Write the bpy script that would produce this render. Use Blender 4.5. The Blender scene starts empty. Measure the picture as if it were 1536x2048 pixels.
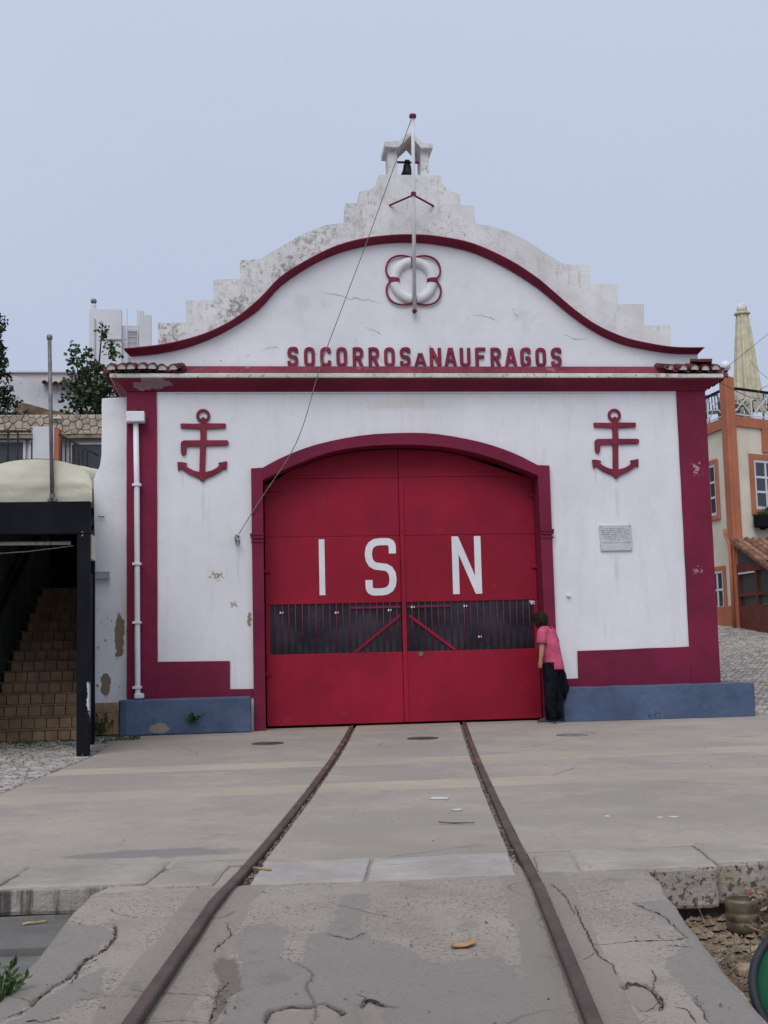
import bpy, bmesh, math, random
import numpy as np
from mathutils import Vector, Matrix, noise as mnoise

random.seed(7)
rng = np.random.default_rng(7)
S = bpy.context.scene
COL = S.collection
R = math.radians

# ------------------------------------------------------------------ camera
cam_d = bpy.data.cameras.new('camera')
cam_d.sensor_fit = 'VERTICAL'
cam_d.sensor_height = 36.0
cam_d.sensor_width = 27.0
cam_d.lens = 36.0 * 2400 / 2048
cam_d.clip_start, cam_d.clip_end = 0.1, 2000
cam = bpy.data.objects.new('camera', cam_d)
COL.objects.link(cam)
YAW, PITCH, ROLL = R(6.20885), R(6.24336), R(-1.37208)
fw = Vector((math.sin(YAW)*math.cos(PITCH), math.cos(YAW)*math.cos(PITCH), math.sin(PITCH)))
r0 = Vector((math.cos(YAW), -math.sin(YAW), 0))
u0 = r0.cross(fw)
rr = r0*math.cos(ROLL) + u0*math.sin(ROLL)
uu = -r0*math.sin(ROLL) + u0*math.cos(ROLL)
mw = Matrix.Identity(4)
for i in range(3):
    mw[i][0], mw[i][1], mw[i][2] = rr[i], uu[i], -fw[i]
mw.translation = Vector((0, -16.1, 1.1))
cam.matrix_world = mw
S.camera = cam

# ------------------------------------------------------------------ world, sun, exposure
SUN_EL, SUN_AZ = R(52), R(200)          # azimuth clockwise from +Y (north)
w = bpy.data.worlds.new('World')
S.world = w
w.use_nodes = True
nt = w.node_tree
nt.nodes.clear()
wo = nt.nodes.new('ShaderNodeOutputWorld')
sky = nt.nodes.new('ShaderNodeTexSky')
sky.sky_type = 'NISHITA'
sky.sun_disc = False
sky.sun_elevation = SUN_EL
sky.sun_rotation = SUN_AZ
sky.air_density, sky.dust_density, sky.ozone_density = 1.0, 4.0, 1.0
b1 = nt.nodes.new('ShaderNodeBackground')
b1.inputs['Strength'].default_value = 0.05
nt.links.new(sky.outputs[0], b1.inputs['Color'])
# the cloud layer: an even pale grey-blue veil, a little brighter overhead, softly mottled
tc = nt.nodes.new('ShaderNodeTexCoord')
sx = nt.nodes.new('ShaderNodeSeparateXYZ')
nt.links.new(tc.outputs['Generated'], sx.inputs[0])
mr = nt.nodes.new('ShaderNodeMapRange')
mr.inputs[1].default_value, mr.inputs[2].default_value = 0.0, 0.9
nt.links.new(sx.outputs['Z'], mr.inputs[0])
cn = nt.nodes.new('ShaderNodeTexNoise')
cn.inputs['Scale'].default_value = 2.2
cn.inputs['Detail'].default_value = 4
nt.links.new(tc.outputs['Generated'], cn.inputs['Vector'])
ad = nt.nodes.new('ShaderNodeMath'); ad.operation = 'MULTIPLY_ADD'
ad.inputs[1].default_value = 0.5; ad.inputs[2].default_value = -0.25
nt.links.new(cn.outputs['Fac'], ad.inputs[0])
a2 = nt.nodes.new('ShaderNodeMath'); a2.operation = 'ADD'; a2.use_clamp = True
nt.links.new(mr.outputs[0], a2.inputs[0]); nt.links.new(ad.outputs[0], a2.inputs[1])
rp = nt.nodes.new('ShaderNodeValToRGB')
rp.color_ramp.elements[0].position = 0.0
rp.color_ramp.elements[0].color = SKY0 = (0.408, 0.474, 0.622, 1)
rp.color_ramp.elements[1].position = 1.0
rp.color_ramp.elements[1].color = SKY1 = (0.580, 0.632, 0.768, 1)
nt.links.new(a2.outputs[0], rp.inputs[0])
b2 = nt.nodes.new('ShaderNodeBackground')
b2.inputs['Strength'].default_value = 1.08
nt.links.new(rp.outputs[0], b2.inputs['Color'])
mxs = nt.nodes.new('ShaderNodeMixShader')
mxs.inputs[0].default_value = 0.9
nt.links.new(b1.outputs[0], mxs.inputs[1]); nt.links.new(b2.outputs[0], mxs.inputs[2])
nt.links.new(mxs.outputs[0], wo.inputs['Surface'])

sl = bpy.data.lights.new('sun', 'SUN')
sl.energy = 1.5
sl.angle = R(40)
sl.color = (1.0, 0.97, 0.93)
so = bpy.data.objects.new('sun', sl)
COL.objects.link(so)
sd = Vector((math.sin(SUN_AZ)*math.cos(SUN_EL), math.cos(SUN_AZ)*math.cos(SUN_EL), math.sin(SUN_EL)))
so.rotation_euler = (-sd).to_track_quat('-Z', 'Y').to_euler()
so.location = (0, -10, 30)

S.view_settings.view_transform = 'Standard'
S.view_settings.look = 'None'
S.view_settings.gamma = 1.0
S.view_settings.use_curve_mapping = False
S.view_settings.exposure = 0.13

# ------------------------------------------------------------------ materials
def mat(name, col, rough=0.85, var=(1.2, 0.10), bump=(60, 0.15), layers=(), spec=0.3, metal=0.0, objvar=0.0, alpha=None):
    m = bpy.data.materials.new(name)
    m.use_nodes = True
    t = m.node_tree
    N, L = t.nodes, t.links
    bs = N['Principled BSDF']
    geo = N.new('ShaderNodeNewGeometry')
    pos = geo.outputs['Position']
    def noise(scale, detail=5, rough_=0.6, stretch=None, off=0):
        v = pos
        if stretch or off:
            mp = N.new('ShaderNodeMapping')
            mp.inputs['Scale'].default_value = stretch or (1, 1, 1)
            mp.inputs['Location'].default_value = (off, off*.7, off*.3)
            L.new(v, mp.inputs[0]); v = mp.outputs[0]
        n = N.new('ShaderNodeTexNoise')
        n.inputs['Scale'].default_value = scale
        n.inputs['Detail'].default_value = detail
        n.inputs['Roughness'].default_value = rough_
        L.new(v, n.inputs['Vector'])
        return n.outputs['Fac']
    def ss(s, lo, hi):
        k = N.new('ShaderNodeMapRange'); k.interpolation_type = 'SMOOTHSTEP'
        k.inputs[1].default_value, k.inputs[2].default_value = min(lo, hi), max(lo, hi)
        if lo > hi:
            k.inputs[3].default_value, k.inputs[4].default_value = 1, 0
        L.new(s, k.inputs[0]); return k.outputs[0]
    def ma(op, a, b):
        k = N.new('ShaderNodeMath'); k.operation = op
        for i, q in enumerate((a, b)):
            if isinstance(q, (int, float)): k.inputs[i].default_value = q
            else: L.new(q, k.inputs[i])
        return k.outputs[0]
    def mix(f, a, b):
        k = N.new('ShaderNodeMix'); k.data_type = 'RGBA'
        if isinstance(f, (int, float)): k.inputs[0].default_value = f
        else: L.new(f, k.inputs[0])
        for i, q in ((6, a), (7, b)):
            if isinstance(q, tuple): k.inputs[i].default_value = (*q[:3], 1)
            else: L.new(q, k.inputs[i])
        return k.outputs[2]
    cur = (*col, 1)
    if var:
        n = noise(var[0], 6)
        d = tuple(c*(1-var[1]*2) for c in col); u = tuple(min(1, c*(1+var[1]*2)) for c in col)
        cur = mix(ss(n, 0.3, 0.7), d, u)
        n2 = noise(var[0]*9, 5, off=3.1)
        k = N.new('ShaderNodeMix'); k.data_type = 'RGBA'; k.blend_type = 'MULTIPLY'
        L.new(ss(n2, 0.25, 0.75), k.inputs[0]); L.new(cur, k.inputs[6])
        q = 1-var[1]; k.inputs[7].default_value = (q, q, q, 1)
        cur = k.outputs[2]
    if objvar:
        oi = N.new('ShaderNodeObjectInfo')
        k = N.new('ShaderNodeMapRange'); L.new(oi.outputs['Random'], k.inputs[0])
        k.inputs[3].default_value, k.inputs[4].default_value = 1-objvar, 1+objvar
        v = N.new('ShaderNodeHueSaturation'); L.new(k.outputs[0], v.inputs['Value'])
        if isinstance(cur, tuple): v.inputs['Color'].default_value = cur
        else: L.new(cur, v.inputs['Color'])
        cur = v.outputs['Color']
    hs = []
    for ly in layers:
        kind = ly['k']
        if kind == 'n':
            mk = ss(noise(ly['s'], ly.get('d', 8), ly.get('r', 0.65), ly.get('st'), ly.get('o', 0)), ly['lo'], ly['hi'])
        elif kind == 'e':
            vs = N.new('ShaderNodeVectorMath'); vs.operation = 'SUBTRACT'; L.new(pos, vs.inputs[0]); vs.inputs[1].default_value = ly['c']
            vd = N.new('ShaderNodeVectorMath'); vd.operation = 'DIVIDE'; L.new(vs.outputs[0], vd.inputs[0]); vd.inputs[1].default_value = ly['rad']
            ln = N.new('ShaderNodeVectorMath'); ln.operation = 'LENGTH'; L.new(vd.outputs[0], ln.inputs[0])
            nn = ma('MULTIPLY', ma('SUBTRACT', noise(ly.get('s', 20), 6), 0.5), ly.get('amp', 2.0))
            mk = ss(ma('ADD', ln.outputs['Value'], nn), ly.get('hi', 1.0), ly.get('lo', 0.9))
        elif kind == 'a':
            at = N.new('ShaderNodeAttribute'); at.attribute_name = ly['name']
            mk = at.outputs['Fac']
            if 's' in ly:
                mk = ss(ma('ADD', mk, ma('MULTIPLY', ma('SUBTRACT', noise(ly['s'], 7), 0.5), ly.get('amp', 0.6))), ly.get('lo', 0.4), ly.get('hi', 0.6))
        elif kind == 'v':      # joints between stones (colour only)
            vo = N.new('ShaderNodeTexVoronoi'); vo.feature = 'DISTANCE_TO_EDGE'; vo.inputs['Scale'].default_value = ly['s']
            dv = N.new('ShaderNodeVectorMath'); dv.operation = 'ADD'
            nn = N.new('ShaderNodeTexNoise'); nn.inputs['Scale'].default_value = ly['s']*1.7; L.new(pos, nn.inputs['Vector'])
            sc = N.new('ShaderNodeVectorMath'); sc.operation = 'SCALE'; sc.inputs['Scale'].default_value = ly.get('wob', 0.3)
            L.new(nn.outputs['Color'], sc.inputs[0]); L.new(pos, dv.inputs[0]); L.new(sc.outputs[0], dv.inputs[1])
            L.new(dv.outputs[0], vo.inputs['Vector'])
            mk = ss(vo.outputs['Distance'], ly['hi'], ly['lo'])
        if 'z' in ly or 'x' in ly or 'y' in ly:
            sp = N.new('ShaderNodeSeparateXYZ'); L.new(pos, sp.inputs[0])
            for ax, nm in (('x', 'X'), ('y', 'Y'), ('z', 'Z')):
                if ax in ly: mk = ma('MULTIPLY', mk, ss(sp.outputs[nm], *ly[ax]))
        if 'm' in ly:          # second mask noise (scale, lo, hi)
            mk = ma('MULTIPLY', mk, ss(noise(ly['m'][0], 4, off=5.3), ly['m'][1], ly['m'][2]))
        if 'a' in ly: mk = ma('MULTIPLY', mk, ly['a'])
        cur = mix(mk, cur, tuple(ly['c2']) if 'c2' in ly else tuple(ly['col']))
        if ly.get('h'): hs.append(ma('MULTIPLY', mk, ly['h']))
    if isinstance(cur, tuple): bs.inputs['Base Color'].default_value = cur
    else: L.new(cur, bs.inputs['Base Color'])
    bs.inputs['Roughness'].default_value = rough
    bs.inputs['Specular IOR Level'].default_value = spec
    bs.inputs['Metallic'].default_value = metal
    if bump:
        h = noise(bump[0], 6, 0.7)
        for q in hs: h = ma('ADD', h, q)
        bp = N.new('ShaderNodeBump')
        bp.inputs['Strength'].default_value = bump[1]
        bp.inputs['Distance'].default_value = bump[2] if len(bump) > 2 else 0.02
        L.new(h, bp.inputs['Height']); L.new(bp.outputs[0], bs.inputs['Normal'])
    if alpha is not None:
        bs.inputs['Alpha'].default_value = alpha
    return m

W_ = (0.74, 0.745, 0.78)
LICH = (0.13, 0.125, 0.095)
SPECK = dict(k='n', s=26, lo=0.70, hi=0.73, col=(0.16, 0.14, 0.12), m=(1.3, 0.5, 0.62), o=2.0)
M = {}
M['plaster'] = mat('white_wall_paint', W_, 0.9, (0.7, 0.025), (45, 0.16), [
    dict(k='n', s=1.6, lo=0.52, hi=0.75, col=(0.60, 0.58, 0.57), a=0.30, st=(1.2, 1, .35)),
    dict(k='n', s=14, lo=0.66, hi=0.72, col=(0.40, 0.37, 0.33), a=0.6, m=(0.9, 0.52, 0.66), h=-1),
    SPECK,
    dict(k='n', s=4.5, lo=0.50, hi=0.66, col=(0.60, 0.58, 0.55), a=0.35, r=.8, st=(1.6, 1, .25), o=3),
    dict(k='e', c=(-0.68, 0, 3.05), rad=(0.035, 1, 0.32), amp=1.6, s=12, col=(0.50, 0.44, 0.36), a=0.30, lo=.2, hi=1.1),
    dict(k='e', c=(5.01, 0, 3.0), rad=(0.04, 1, 0.36), amp=1.6, s=12, col=(0.50, 0.44, 0.36), a=0.30, lo=.2, hi=1.1),
    dict(k='e', c=(-0.95, 0, 3.35), rad=(0.02, 1, 0.22), amp=1.6, s=12, col=(0.50, 0.44, 0.36), a=0.30, lo=.2, hi=1.1),
    dict(k='e', c=(4.72, 0, 3.33), rad=(0.02, 1, 0.2), amp=1.6, s=12, col=(0.50, 0.44, 0.36), a=0.30, lo=.2, hi=1.1),
    dict(k='e', c=(-0.22, 0, 2.2), rad=(0.03, 1, 0.35), amp=1.6, s=12, col=(0.50, 0.44, 0.36), a=0.30, lo=.2, hi=1.1),
    dict(k='e', c=(4.96, 0, 2.05), rad=(0.05, 1, 0.25), amp=1.6, s=12, col=(0.50, 0.44, 0.36), a=0.30, lo=.2, hi=1.1),
    dict(k='e', c=(2.0, 0, 4.35), rad=(0.9, 1, 0.1), amp=1.6, s=12, col=(0.50, 0.44, 0.36), a=0.30, lo=.2, hi=1.1),
    dict(k='e', c=(-0.08, 0, 1.45), rad=(0.03, 1, 0.08), amp=2.8, s=18, col=(0.30, 0.25, 0.18), h=-2),
    dict(k='e', c=(-0.50, 0, 2.05), rad=(0.13, 1, 0.09), amp=5.5, s=26, col=(0.34, 0.30, 0.24), h=-2, lo=.32, hi=.40),
    dict(k='e', c=(-0.28, 0, 1.66), rad=(0.08, 1, 0.07), amp=4.5, s=24, col=(0.40, 0.36, 0.30), h=-2, lo=.35, hi=.45)])
M['tymp'] = mat('gable_paint', W_, 0.9, (0.7, 0.03), (45, 0.18), [
    dict(k='n', s=2.2, lo=0.5, hi=0.75, col=(0.52, 0.51, 0.50), a=0.45),
    dict(k='n', s=6, lo=0.58, hi=0.70, col=(0.36, 0.34, 0.30), a=0.55, m=(0.8, 0.48, 0.62), r=0.75),
    dict(k='n', s=10, lo=0.60, hi=0.66, col=LICH, a=0.7, z=(5.6, 5.1), m=(1.0, 0.5, 0.6), r=0.75),
    SPECK])
M['parapet'] = mat('lichened_parapet_paint', (0.74, 0.735, 0.735), 0.92, (0.9, 0.05), (38, 0.3), [
    dict(k='n', s=3.0, lo=0.45, hi=0.70, col=(0.50, 0.47, 0.42), a=0.5),
    dict(k='n', s=12, lo=0.56, hi=0.61, col=LICH, a=0.75, m=(1.1, 0.42, 0.56), r=0.82, x=(5.4, 1.2)),
    dict(k='n', s=28, lo=0.57, hi=0.61, col=(0.12, 0.11, 0.085), a=0.75, m=(1.6, 0.46, 0.58), r=0.78),
    dict(k='n', s=5, lo=0.54, hi=0.66, col=(0.36, 0.335, 0.28), a=0.5, st=(1.8, 1, .3), r=.8, o=6),
    dict(k='n', s=10, lo=0.47, hi=0.57, col=(0.15, 0.135, 0.10), a=0.8, x=(2.2, 0.3), m=(1.4, 0.40, 0.54), r=0.82)])
MAR = (0.180, 0.0112, 0.043)
M['maroon'] = mat('maroon_masonry_paint', MAR, 0.75, (1.1, 0.10), (40, 0.3), [
    dict(k='n', s=1.1, lo=0.52, hi=0.72, col=(0.225, 0.010, 0.045), a=0.55, o=1.2),
    dict(k='n', s=2.3, lo=0.58, hi=0.75, col=(0.115, 0.016, 0.060), a=0.6, o=6.2),
    dict(k='n', s=24, lo=0.72, hi=0.74, col=(0.50, 0.42, 0.42), m=(0.8, 0.55, 0.62)),
    dict(k='e', c=(6.16, 0, 3.42), rad=(0.09, 1, 0.15), amp=5.0, s=24, col=(0.44, 0.33, 0.35), a=.8, lo=.22, hi=.34),
    dict(k='e', c=(6.10, 0, 2.0), rad=(0.09, 1, 0.08), amp=5.0, s=26, col=(0.38, 0.28, 0.30), a=.8, lo=.22, hi=.34)])
M['maroon_trim'] = mat('maroon_trim_paint', (0.190, 0.0125, 0.042), 0.7, (1.6, 0.10), (50, 0.2), [
    dict(k='n', s=18, lo=0.70, hi=0.73, col=(0.48, 0.40, 0.40), m=(1.1, 0.53, 0.62)),
    dict(k='e', c=(-1.32, -0.1, 4.63), rad=(0.36, 1, 0.10), amp=1.8, s=9, col=(0.30, 0.20, 0.22), hi=.7, lo=.66)])
M['letter_red'] = mat('raised_letter_paint', (0.215, 0.022, 0.052), 0.7, (3, 0.14), (60, 0.2), [
    dict(k='n', s=22, lo=0.62, hi=0.72, col=(0.40, 0.16, 0.20), a=0.5)])
M['band_red'] = mat('faded_band_paint', (0.27, 0.055, 0.085), 0.8, (2, 0.15), (50, 0.2), [
    dict(k='n', s=8, lo=0.6, hi=0.7, col=(0.45, 0.26, 0.28), a=0.6, st=(.5, 1, 1))])
M['door'] = mat('red_door_paint', (0.292, 0.0095, 0.030), 0.55, (0.8, 0.08), (5, 0.10, 0.02), [
    dict(k='n', s=1.3, lo=0.5, hi=0.72, col=(0.215, 0.0105, 0.036), a=0.7, z=(1.7, 2.6)),
    dict(k='n', s=5, lo=0.55, hi=0.72, col=(0.22, 0.010, 0.028), a=0.5, st=(2.2, 1, .3), o=8),
    dict(k='n', s=2.6, lo=0.60, hi=0.74, col=(0.38, 0.035, 0.06), a=0.45, o=3),
    dict(k='n', s=7, lo=0.67, hi=0.70, col=(0.11, 0.030, 0.035), a=0.75, m=(0.7, 0.5, 0.6)),
    dict(k='n', s=30, lo=0.72, hi=0.74, col=(0.40, 0.2, 0.2), m=(1.3, 0.52, 0.62))], objvar=0.06, spec=0.2)
M['bar'] = mat('bar_paint', (0.16, 0.020, 0.045), 0.55, (4, 0.12), None)
M['white_letter'] = mat('white_letter_paint', (0.74, 0.74, 0.77), 0.6, (3, 0.03), (40, 0.1), [
    dict(k='n', s=24, lo=0.69, hi=0.71, col=(0.22, 0.02, 0.04), m=(3.0, 0.5, 0.55))])
M['backing'] = mat('dark_backing_sheet', (0.020, 0.022, 0.030), 0.38, (2.5, 0.3), (3, 0.12), [
    dict(k='n', s=20, lo=0.70, hi=0.76, col=(0.10, 0.10, 0.12), a=0.6),
    dict(k='n', s=2.4, lo=0.5, hi=0.7, col=(0.040, 0.042, 0.055), a=0.7)])
M['dark'] = mat('painted_interior_shade', (0.02, 0.02, 0.022), 0.9, None, None)  # near-black colour stands in for the shade indoors
M['blue'] = mat('blue_ledge_paint', (0.090, 0.126, 0.208), 0.9, (1.6, 0.12), (26, 0.5), [
    dict(k='n', s=3.2, lo=0.52, hi=0.72, col=(0.055, 0.085, 0.165), a=0.7),
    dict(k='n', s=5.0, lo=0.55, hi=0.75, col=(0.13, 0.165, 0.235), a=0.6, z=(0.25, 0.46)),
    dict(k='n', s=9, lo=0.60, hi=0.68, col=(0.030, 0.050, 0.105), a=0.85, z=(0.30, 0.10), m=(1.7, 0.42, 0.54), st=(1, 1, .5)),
    dict(k='e', c=(-1.25, -0.3, 0.085), rad=(0.13, 1, 0.07), amp=1.2, s=14, col=(0.27, 0.23, 0.19)),
    dict(k='n', s=30, lo=0.68, hi=0.72, col=(0.035, 0.04, 0.06), a=0.8)])
M['pipe'] = mat('white_plastic_pipe', (0.70, 0.715, 0.76), 0.45, (2, 0.03), None)
M['white_metal'] = mat('white_pole_paint', (0.66, 0.66, 0.68), 0.5, (3, 0.06), None)
M['old_white'] = mat('weathered_white', (0.66, 0.65, 0.62), 0.9, (2, 0.1), (40, 0.4), [
    dict(k='n', s=16, lo=0.55, hi=0.66, col=(0.22, 0.19, 0.14), a=0.8)])
M['tile_red'] = mat('painted_roof_tile', (0.13, 0.025, 0.030), 0.85, (6, 0.25), (30, 0.4), [
    dict(k='n', s=20, lo=0.55, hi=0.68, col=(0.24, 0.19, 0.15), a=0.75)], objvar=0.25)
M['tile_clay'] = mat('clay_roof_tile', (0.24, 0.12, 0.075), 0.9, (5, 0.25), (30, 0.4), [
    dict(k='n', s=14, lo=0.52, hi=0.66, col=(0.12, 0.11, 0.08), a=0.7)], objvar=0.3)
M['iron'] = mat('dark_iron', (0.03, 0.03, 0.032), 0.55, (8, 0.3), (60, 0.2), metal=0.3)
M['bronze'] = mat('dark_bronze', (0.035, 0.040, 0.038), 0.5, (8, 0.3), (40, 0.2), metal=0.5)
M['rope'] = mat('grey_rope', (0.22, 0.20, 0.18), 0.95, (30, 0.2), None)
M['marble'] = mat('pale_marble', (0.56, 0.555, 0.575), 0.5, (6, 0.05), (60, 0.08), [
    dict(k='n', s=9, lo=0.6, hi=0.75, col=(0.42, 0.41, 0.41), a=0.5)])
M['ink'] = mat('engraved_grey', (0.20, 0.20, 0.22), 0.8, (40, 0.3), None)
CON = (0.348, 0.305, 0.256)
M['apron'] = mat('apron_concrete', CON, 0.92, (0.5, 0.07), (55, 0.25), [
    dict(k='n', s=0.55, lo=0.44, hi=0.58, col=(0.282, 0.254, 0.222), a=0.8, r=.75, o=4),
    dict(k='n', s=1.1, lo=0.52, hi=0.64, col=(0.400, 0.332, 0.265), a=0.6, r=.75),
    dict(k='n', s=1.6, lo=0.55, hi=0.62, col=(0.240, 0.225, 0.205), a=0.6, r=.8, o=7, m=(.5, .42, .58)),
    dict(k='n', s=26, lo=0.52, hi=0.60, col=(0.262, 0.236, 0.205), a=0.5, r=.8),
    dict(k='n', s=130, lo=0.56, hi=0.64, col=(0.20, 0.18, 0.158), a=0.5, r=.8),
    dict(k='e', c=(-.55, -9.35, 0), rad=(.55, .16, 1), amp=1.3, s=5, col=(0.17, 0.165, 0.16), a=.75, lo=.6, hi=1.1),
    dict(k='n', s=4.5, lo=0.62, hi=0.70, col=(0.225, 0.20, 0.18), a=0.6, r=.8),
    dict(k='n', s=60, lo=0.62, hi=0.72, col=(0.21, 0.195, 0.18), a=0.6),
    dict(k='v', s=0.42, lo=0.002, hi=0.008, wob=0.9, col=(0.17, 0.155, 0.14), a=0.55, m=(0.8, 0.52, 0.60), h=-2)], objvar=0.035)
M['apron_strip'] = mat('pale_concrete_strip', (0.392, 0.330, 0.266), 0.92, (0.7, 0.06), (55, 0.25), [
    dict(k='n', s=2.2, lo=0.5, hi=0.72, col=(0.33, 0.288, 0.25), a=0.8, r=.78),
    dict(k='n', s=26, lo=0.54, hi=0.62, col=(0.27, 0.235, 0.205), a=0.45, r=.8),
    dict(k='n', s=60, lo=0.64, hi=0.74, col=(0.24, 0.22, 0.20), a=0.6)], objvar=0.03)
M['ramp'] = mat('slipway_concrete', (0.445, 0.388, 0.326), 0.93, (1.0, 0.08), (85, 1.0, 0.018), [
    dict(k='n', s=75, lo=0.46, hi=0.60, col=(0.50, 0.44, 0.375), a=0.6, r=.8),
    dict(k='n', s=170, lo=0.54, hi=0.63, col=(0.22, 0.195, 0.17), a=0.6, r=.8),
    dict(k='n', s=62, lo=0.53, hi=0.61, col=(0.185, 0.16, 0.135), a=0.85, m=(3, .36, .56)),
    dict(k='n', s=2.6, lo=0.52, hi=0.68, col=(0.35, 0.285, 0.245), a=0.5),
    dict(k='a', name='grey', s=18, amp=1.5, lo=0.45, hi=0.55, col=(0.318, 0.294, 0.262), a=0.78),
    dict(k='a', name='mort', s=9, amp=0.5, lo=0.4, hi=0.6, col=(0.342, 0.302, 0.250), a=0.7),
    dict(k='n', s=110, lo=0.58, hi=0.68, col=(0.16, 0.145, 0.13), a=0.55),
    dict(k='n', s=3.4, lo=0.56, hi=0.70, col=(0.215, 0.203, 0.188), a=0.5, o=9),
    dict(k='a', name='spall', s=16, amp=0.8, lo=0.45, hi=0.6, col=(0.375, 0.325, 0.275), a=0.7),
    dict(k='a', name='dirt', s=24, amp=0.7, lo=0.4, hi=0.65, col=(0.16, 0.138, 0.115), a=0.65),
    dict(k='a', name='crack', col=(0.075, 0.066, 0.058), a=0.9)])
M['coping'] = mat('limestone_coping', (0.365, 0.328, 0.28), 0.92, (2.0, 0.08), (34, 0.7), [
    dict(k='n', s=7, lo=0.5, hi=0.7, col=(0.30, 0.285, 0.26), a=0.7),
    dict(k='n', s=36, lo=0.555, hi=0.61, col=(0.10, 0.085, 0.07), a=0.9, h=-3, z=(0.0, -0.03), x=(1.2, 1.5)),
    dict(k='n', s=3, lo=0.5, hi=0.66, col=(0.36, 0.29, 0.17), a=0.8, z=(0.0, -0.05), x=(1.2, 1.9)),
    dict(k='n', s=7, lo=0.42, hi=0.60, col=(0.045, 0.043, 0.042), a=0.85, z=(0.004, -0.012), x=(0.0, -0.6), st=(2.2, 1, .25)),
    dict(k='n', s=55, lo=0.62, hi=0.72, col=(0.19, 0.17, 0.155), a=0.5)], objvar=0.05)
M['coping_white'] = mat('bleached_limestone', (0.39, 0.362, 0.325), 0.9, (2.5, 0.08), (34, 0.6), [
    dict(k='n', s=9, lo=0.5, hi=0.68, col=(0.30, 0.29, 0.28), a=0.7, st=(.5, 1.5, 1)),
    dict(k='n', s=50, lo=0.62, hi=0.7, col=(0.2, 0.18, 0.17), a=0.6)], objvar=0.05)
M['wall_low'] = mat('footing_concrete', (0.20, 0.19, 0.175), 0.95, (2, 0.12), (30, 0.5))
M['low'] = mat('dark_damp_concrete', (0.165, 0.158, 0.150), 0.93, (1.5, 0.12), (50, 0.35), [
    dict(k='n', s=3, lo=0.5, hi=0.7, col=(0.10, 0.10, 0.105), a=0.7),
    dict(k='n', s=70, lo=0.66, hi=0.7, col=(0.34, 0.33, 0.31), a=0.6)])
M['dirt'] = mat('sandy_rubble_soil', (0.26, 0.190, 0.120), 0.97, (4, 0.2), (40, 0.8), [
    dict(k='n', s=24, lo=0.5, hi=0.66, col=(0.12, 0.09, 0.065), a=0.7),
    dict(k='n', s=50, lo=0.62, hi=0.7, col=(0.42, 0.36, 0.28), a=0.7)])
M['stone'] = mat('loose_stone', (0.32, 0.250, 0.175), 0.95, (14, 0.2), (50, 0.6), objvar=0.25)
M['twig'] = mat('dry_twig', (0.21, 0.165, 0.115), 0.95, (20, 0.3), None, objvar=0.2)
M['debris'] = mat('groove_debris', (0.20, 0.165, 0.13), 0.97, (30, 0.4), None)
M['rust'] = mat('rusty_rail_steel', (0.085, 0.055, 0.047), 0.62, (3, 0.18), (50, 0.3), [
    dict(k='n', s=9, lo=0.48, hi=0.62, col=(0.30, 0.115, 0.055), a=0.85, y=(-7.5, -4.0), m=(1.4, 0.35, 0.55), st=(1, .5, 1)),
    dict(k='n', s=7, lo=0.56, hi=0.66, col=(0.30, 0.13, 0.08), a=0.8, y=(-9.0, -9.5), m=(1.1, 0.5, 0.6), x=(0.6, 1.0)),
    dict(k='n', s=25, lo=0.62, hi=0.7, col=(0.14, 0.085, 0.065), a=0.7)], spec=0.4)
M['cobble'] = mat('limestone_cobble', (0.42, 0.385, 0.35), 0.92, (5, 0.2), (30, 0.5), [
    dict(k='n', s=11, lo=0.5, hi=0.66, col=(0.29, 0.262, 0.235), a=0.75),
    dict(k='n', s=16, lo=0.62, hi=0.70, col=(0.48, 0.46, 0.43), a=0.6, o=4)])
M['joint'] = mat('cobble_joint_sand', (0.225, 0.20, 0.172), 0.97, (3, 0.2), (30, 0.4), [
    dict(k='n', s=2.5, lo=0.56, hi=0.68, col=(0.055, 0.065, 0.03), a=0.7)])
M['earth'] = mat('earth', (0.16, 0.14, 0.11), 0.97, (0.2, 0.2), (4, 0.4), [
    dict(k='n', s=0.3, lo=0.5, hi=0.65, col=(0.07, 0.085, 0.035), a=0.8)])
M['pier'] = mat('peeling_white_paint', W_, 0.92, (0.9, 0.03), (36, 0.3), [
    dict(k='n', s=2.0, lo=0.5, hi=0.72, col=(0.60, 0.57, 0.54), a=0.4),
    dict(k='e', c=(-1.79, 0.1, 1.28), rad=(0.066, 1, 0.30), amp=1.5, s=9, col=(0.235, 0.185, 0.125), h=-4),
    dict(k='e', c=(-1.965, 0.1, 0.63), rad=(0.065, 1, 0.17), amp=1.5, s=9, col=(0.235, 0.185, 0.125), h=-4),
    dict(k='n', s=9, lo=0.63, hi=0.655, col=(0.25, 0.21, 0.15), m=(1.6, 0.47, 0.56), z=(4.3, 3.0), h=-3),
    dict(k='n', s=11, lo=0.64, hi=0.66, col=(0.25, 0.21, 0.15), z=(1.9, 1.4), h=-3)])
M['brown_tile'] = mat('brown_glazed_tile', (0.36, 0.235, 0.135), 0.55, (5, 0.10), (20, 0.1), [
    dict(k='n', s=12, lo=0.6, hi=0.75, col=(0.15, 0.10, 0.06), a=0.6)], objvar=0.12)
M['grout'] = mat('dark_grout', (0.06, 0.048, 0.036), 0.95, (8, 0.2), None)
M['black_paint'] = mat('black_steel_paint', (0.010, 0.0115, 0.015), 0.7, (2, 0.15), (25, 0.12), spec=0.08, layers=[
    dict(k='n', s=13, lo=0.685, hi=0.70, col=(0.50, 0.51, 0.51), st=(1, 1, .6), m=(1.6, .47, .5)),
    dict(k='e', c=(-1.76, -2.98, 0.58), rad=(0.02, 0.2, 0.17), amp=2.6, s=16, col=(0.50, 0.52, 0.53))])
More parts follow.
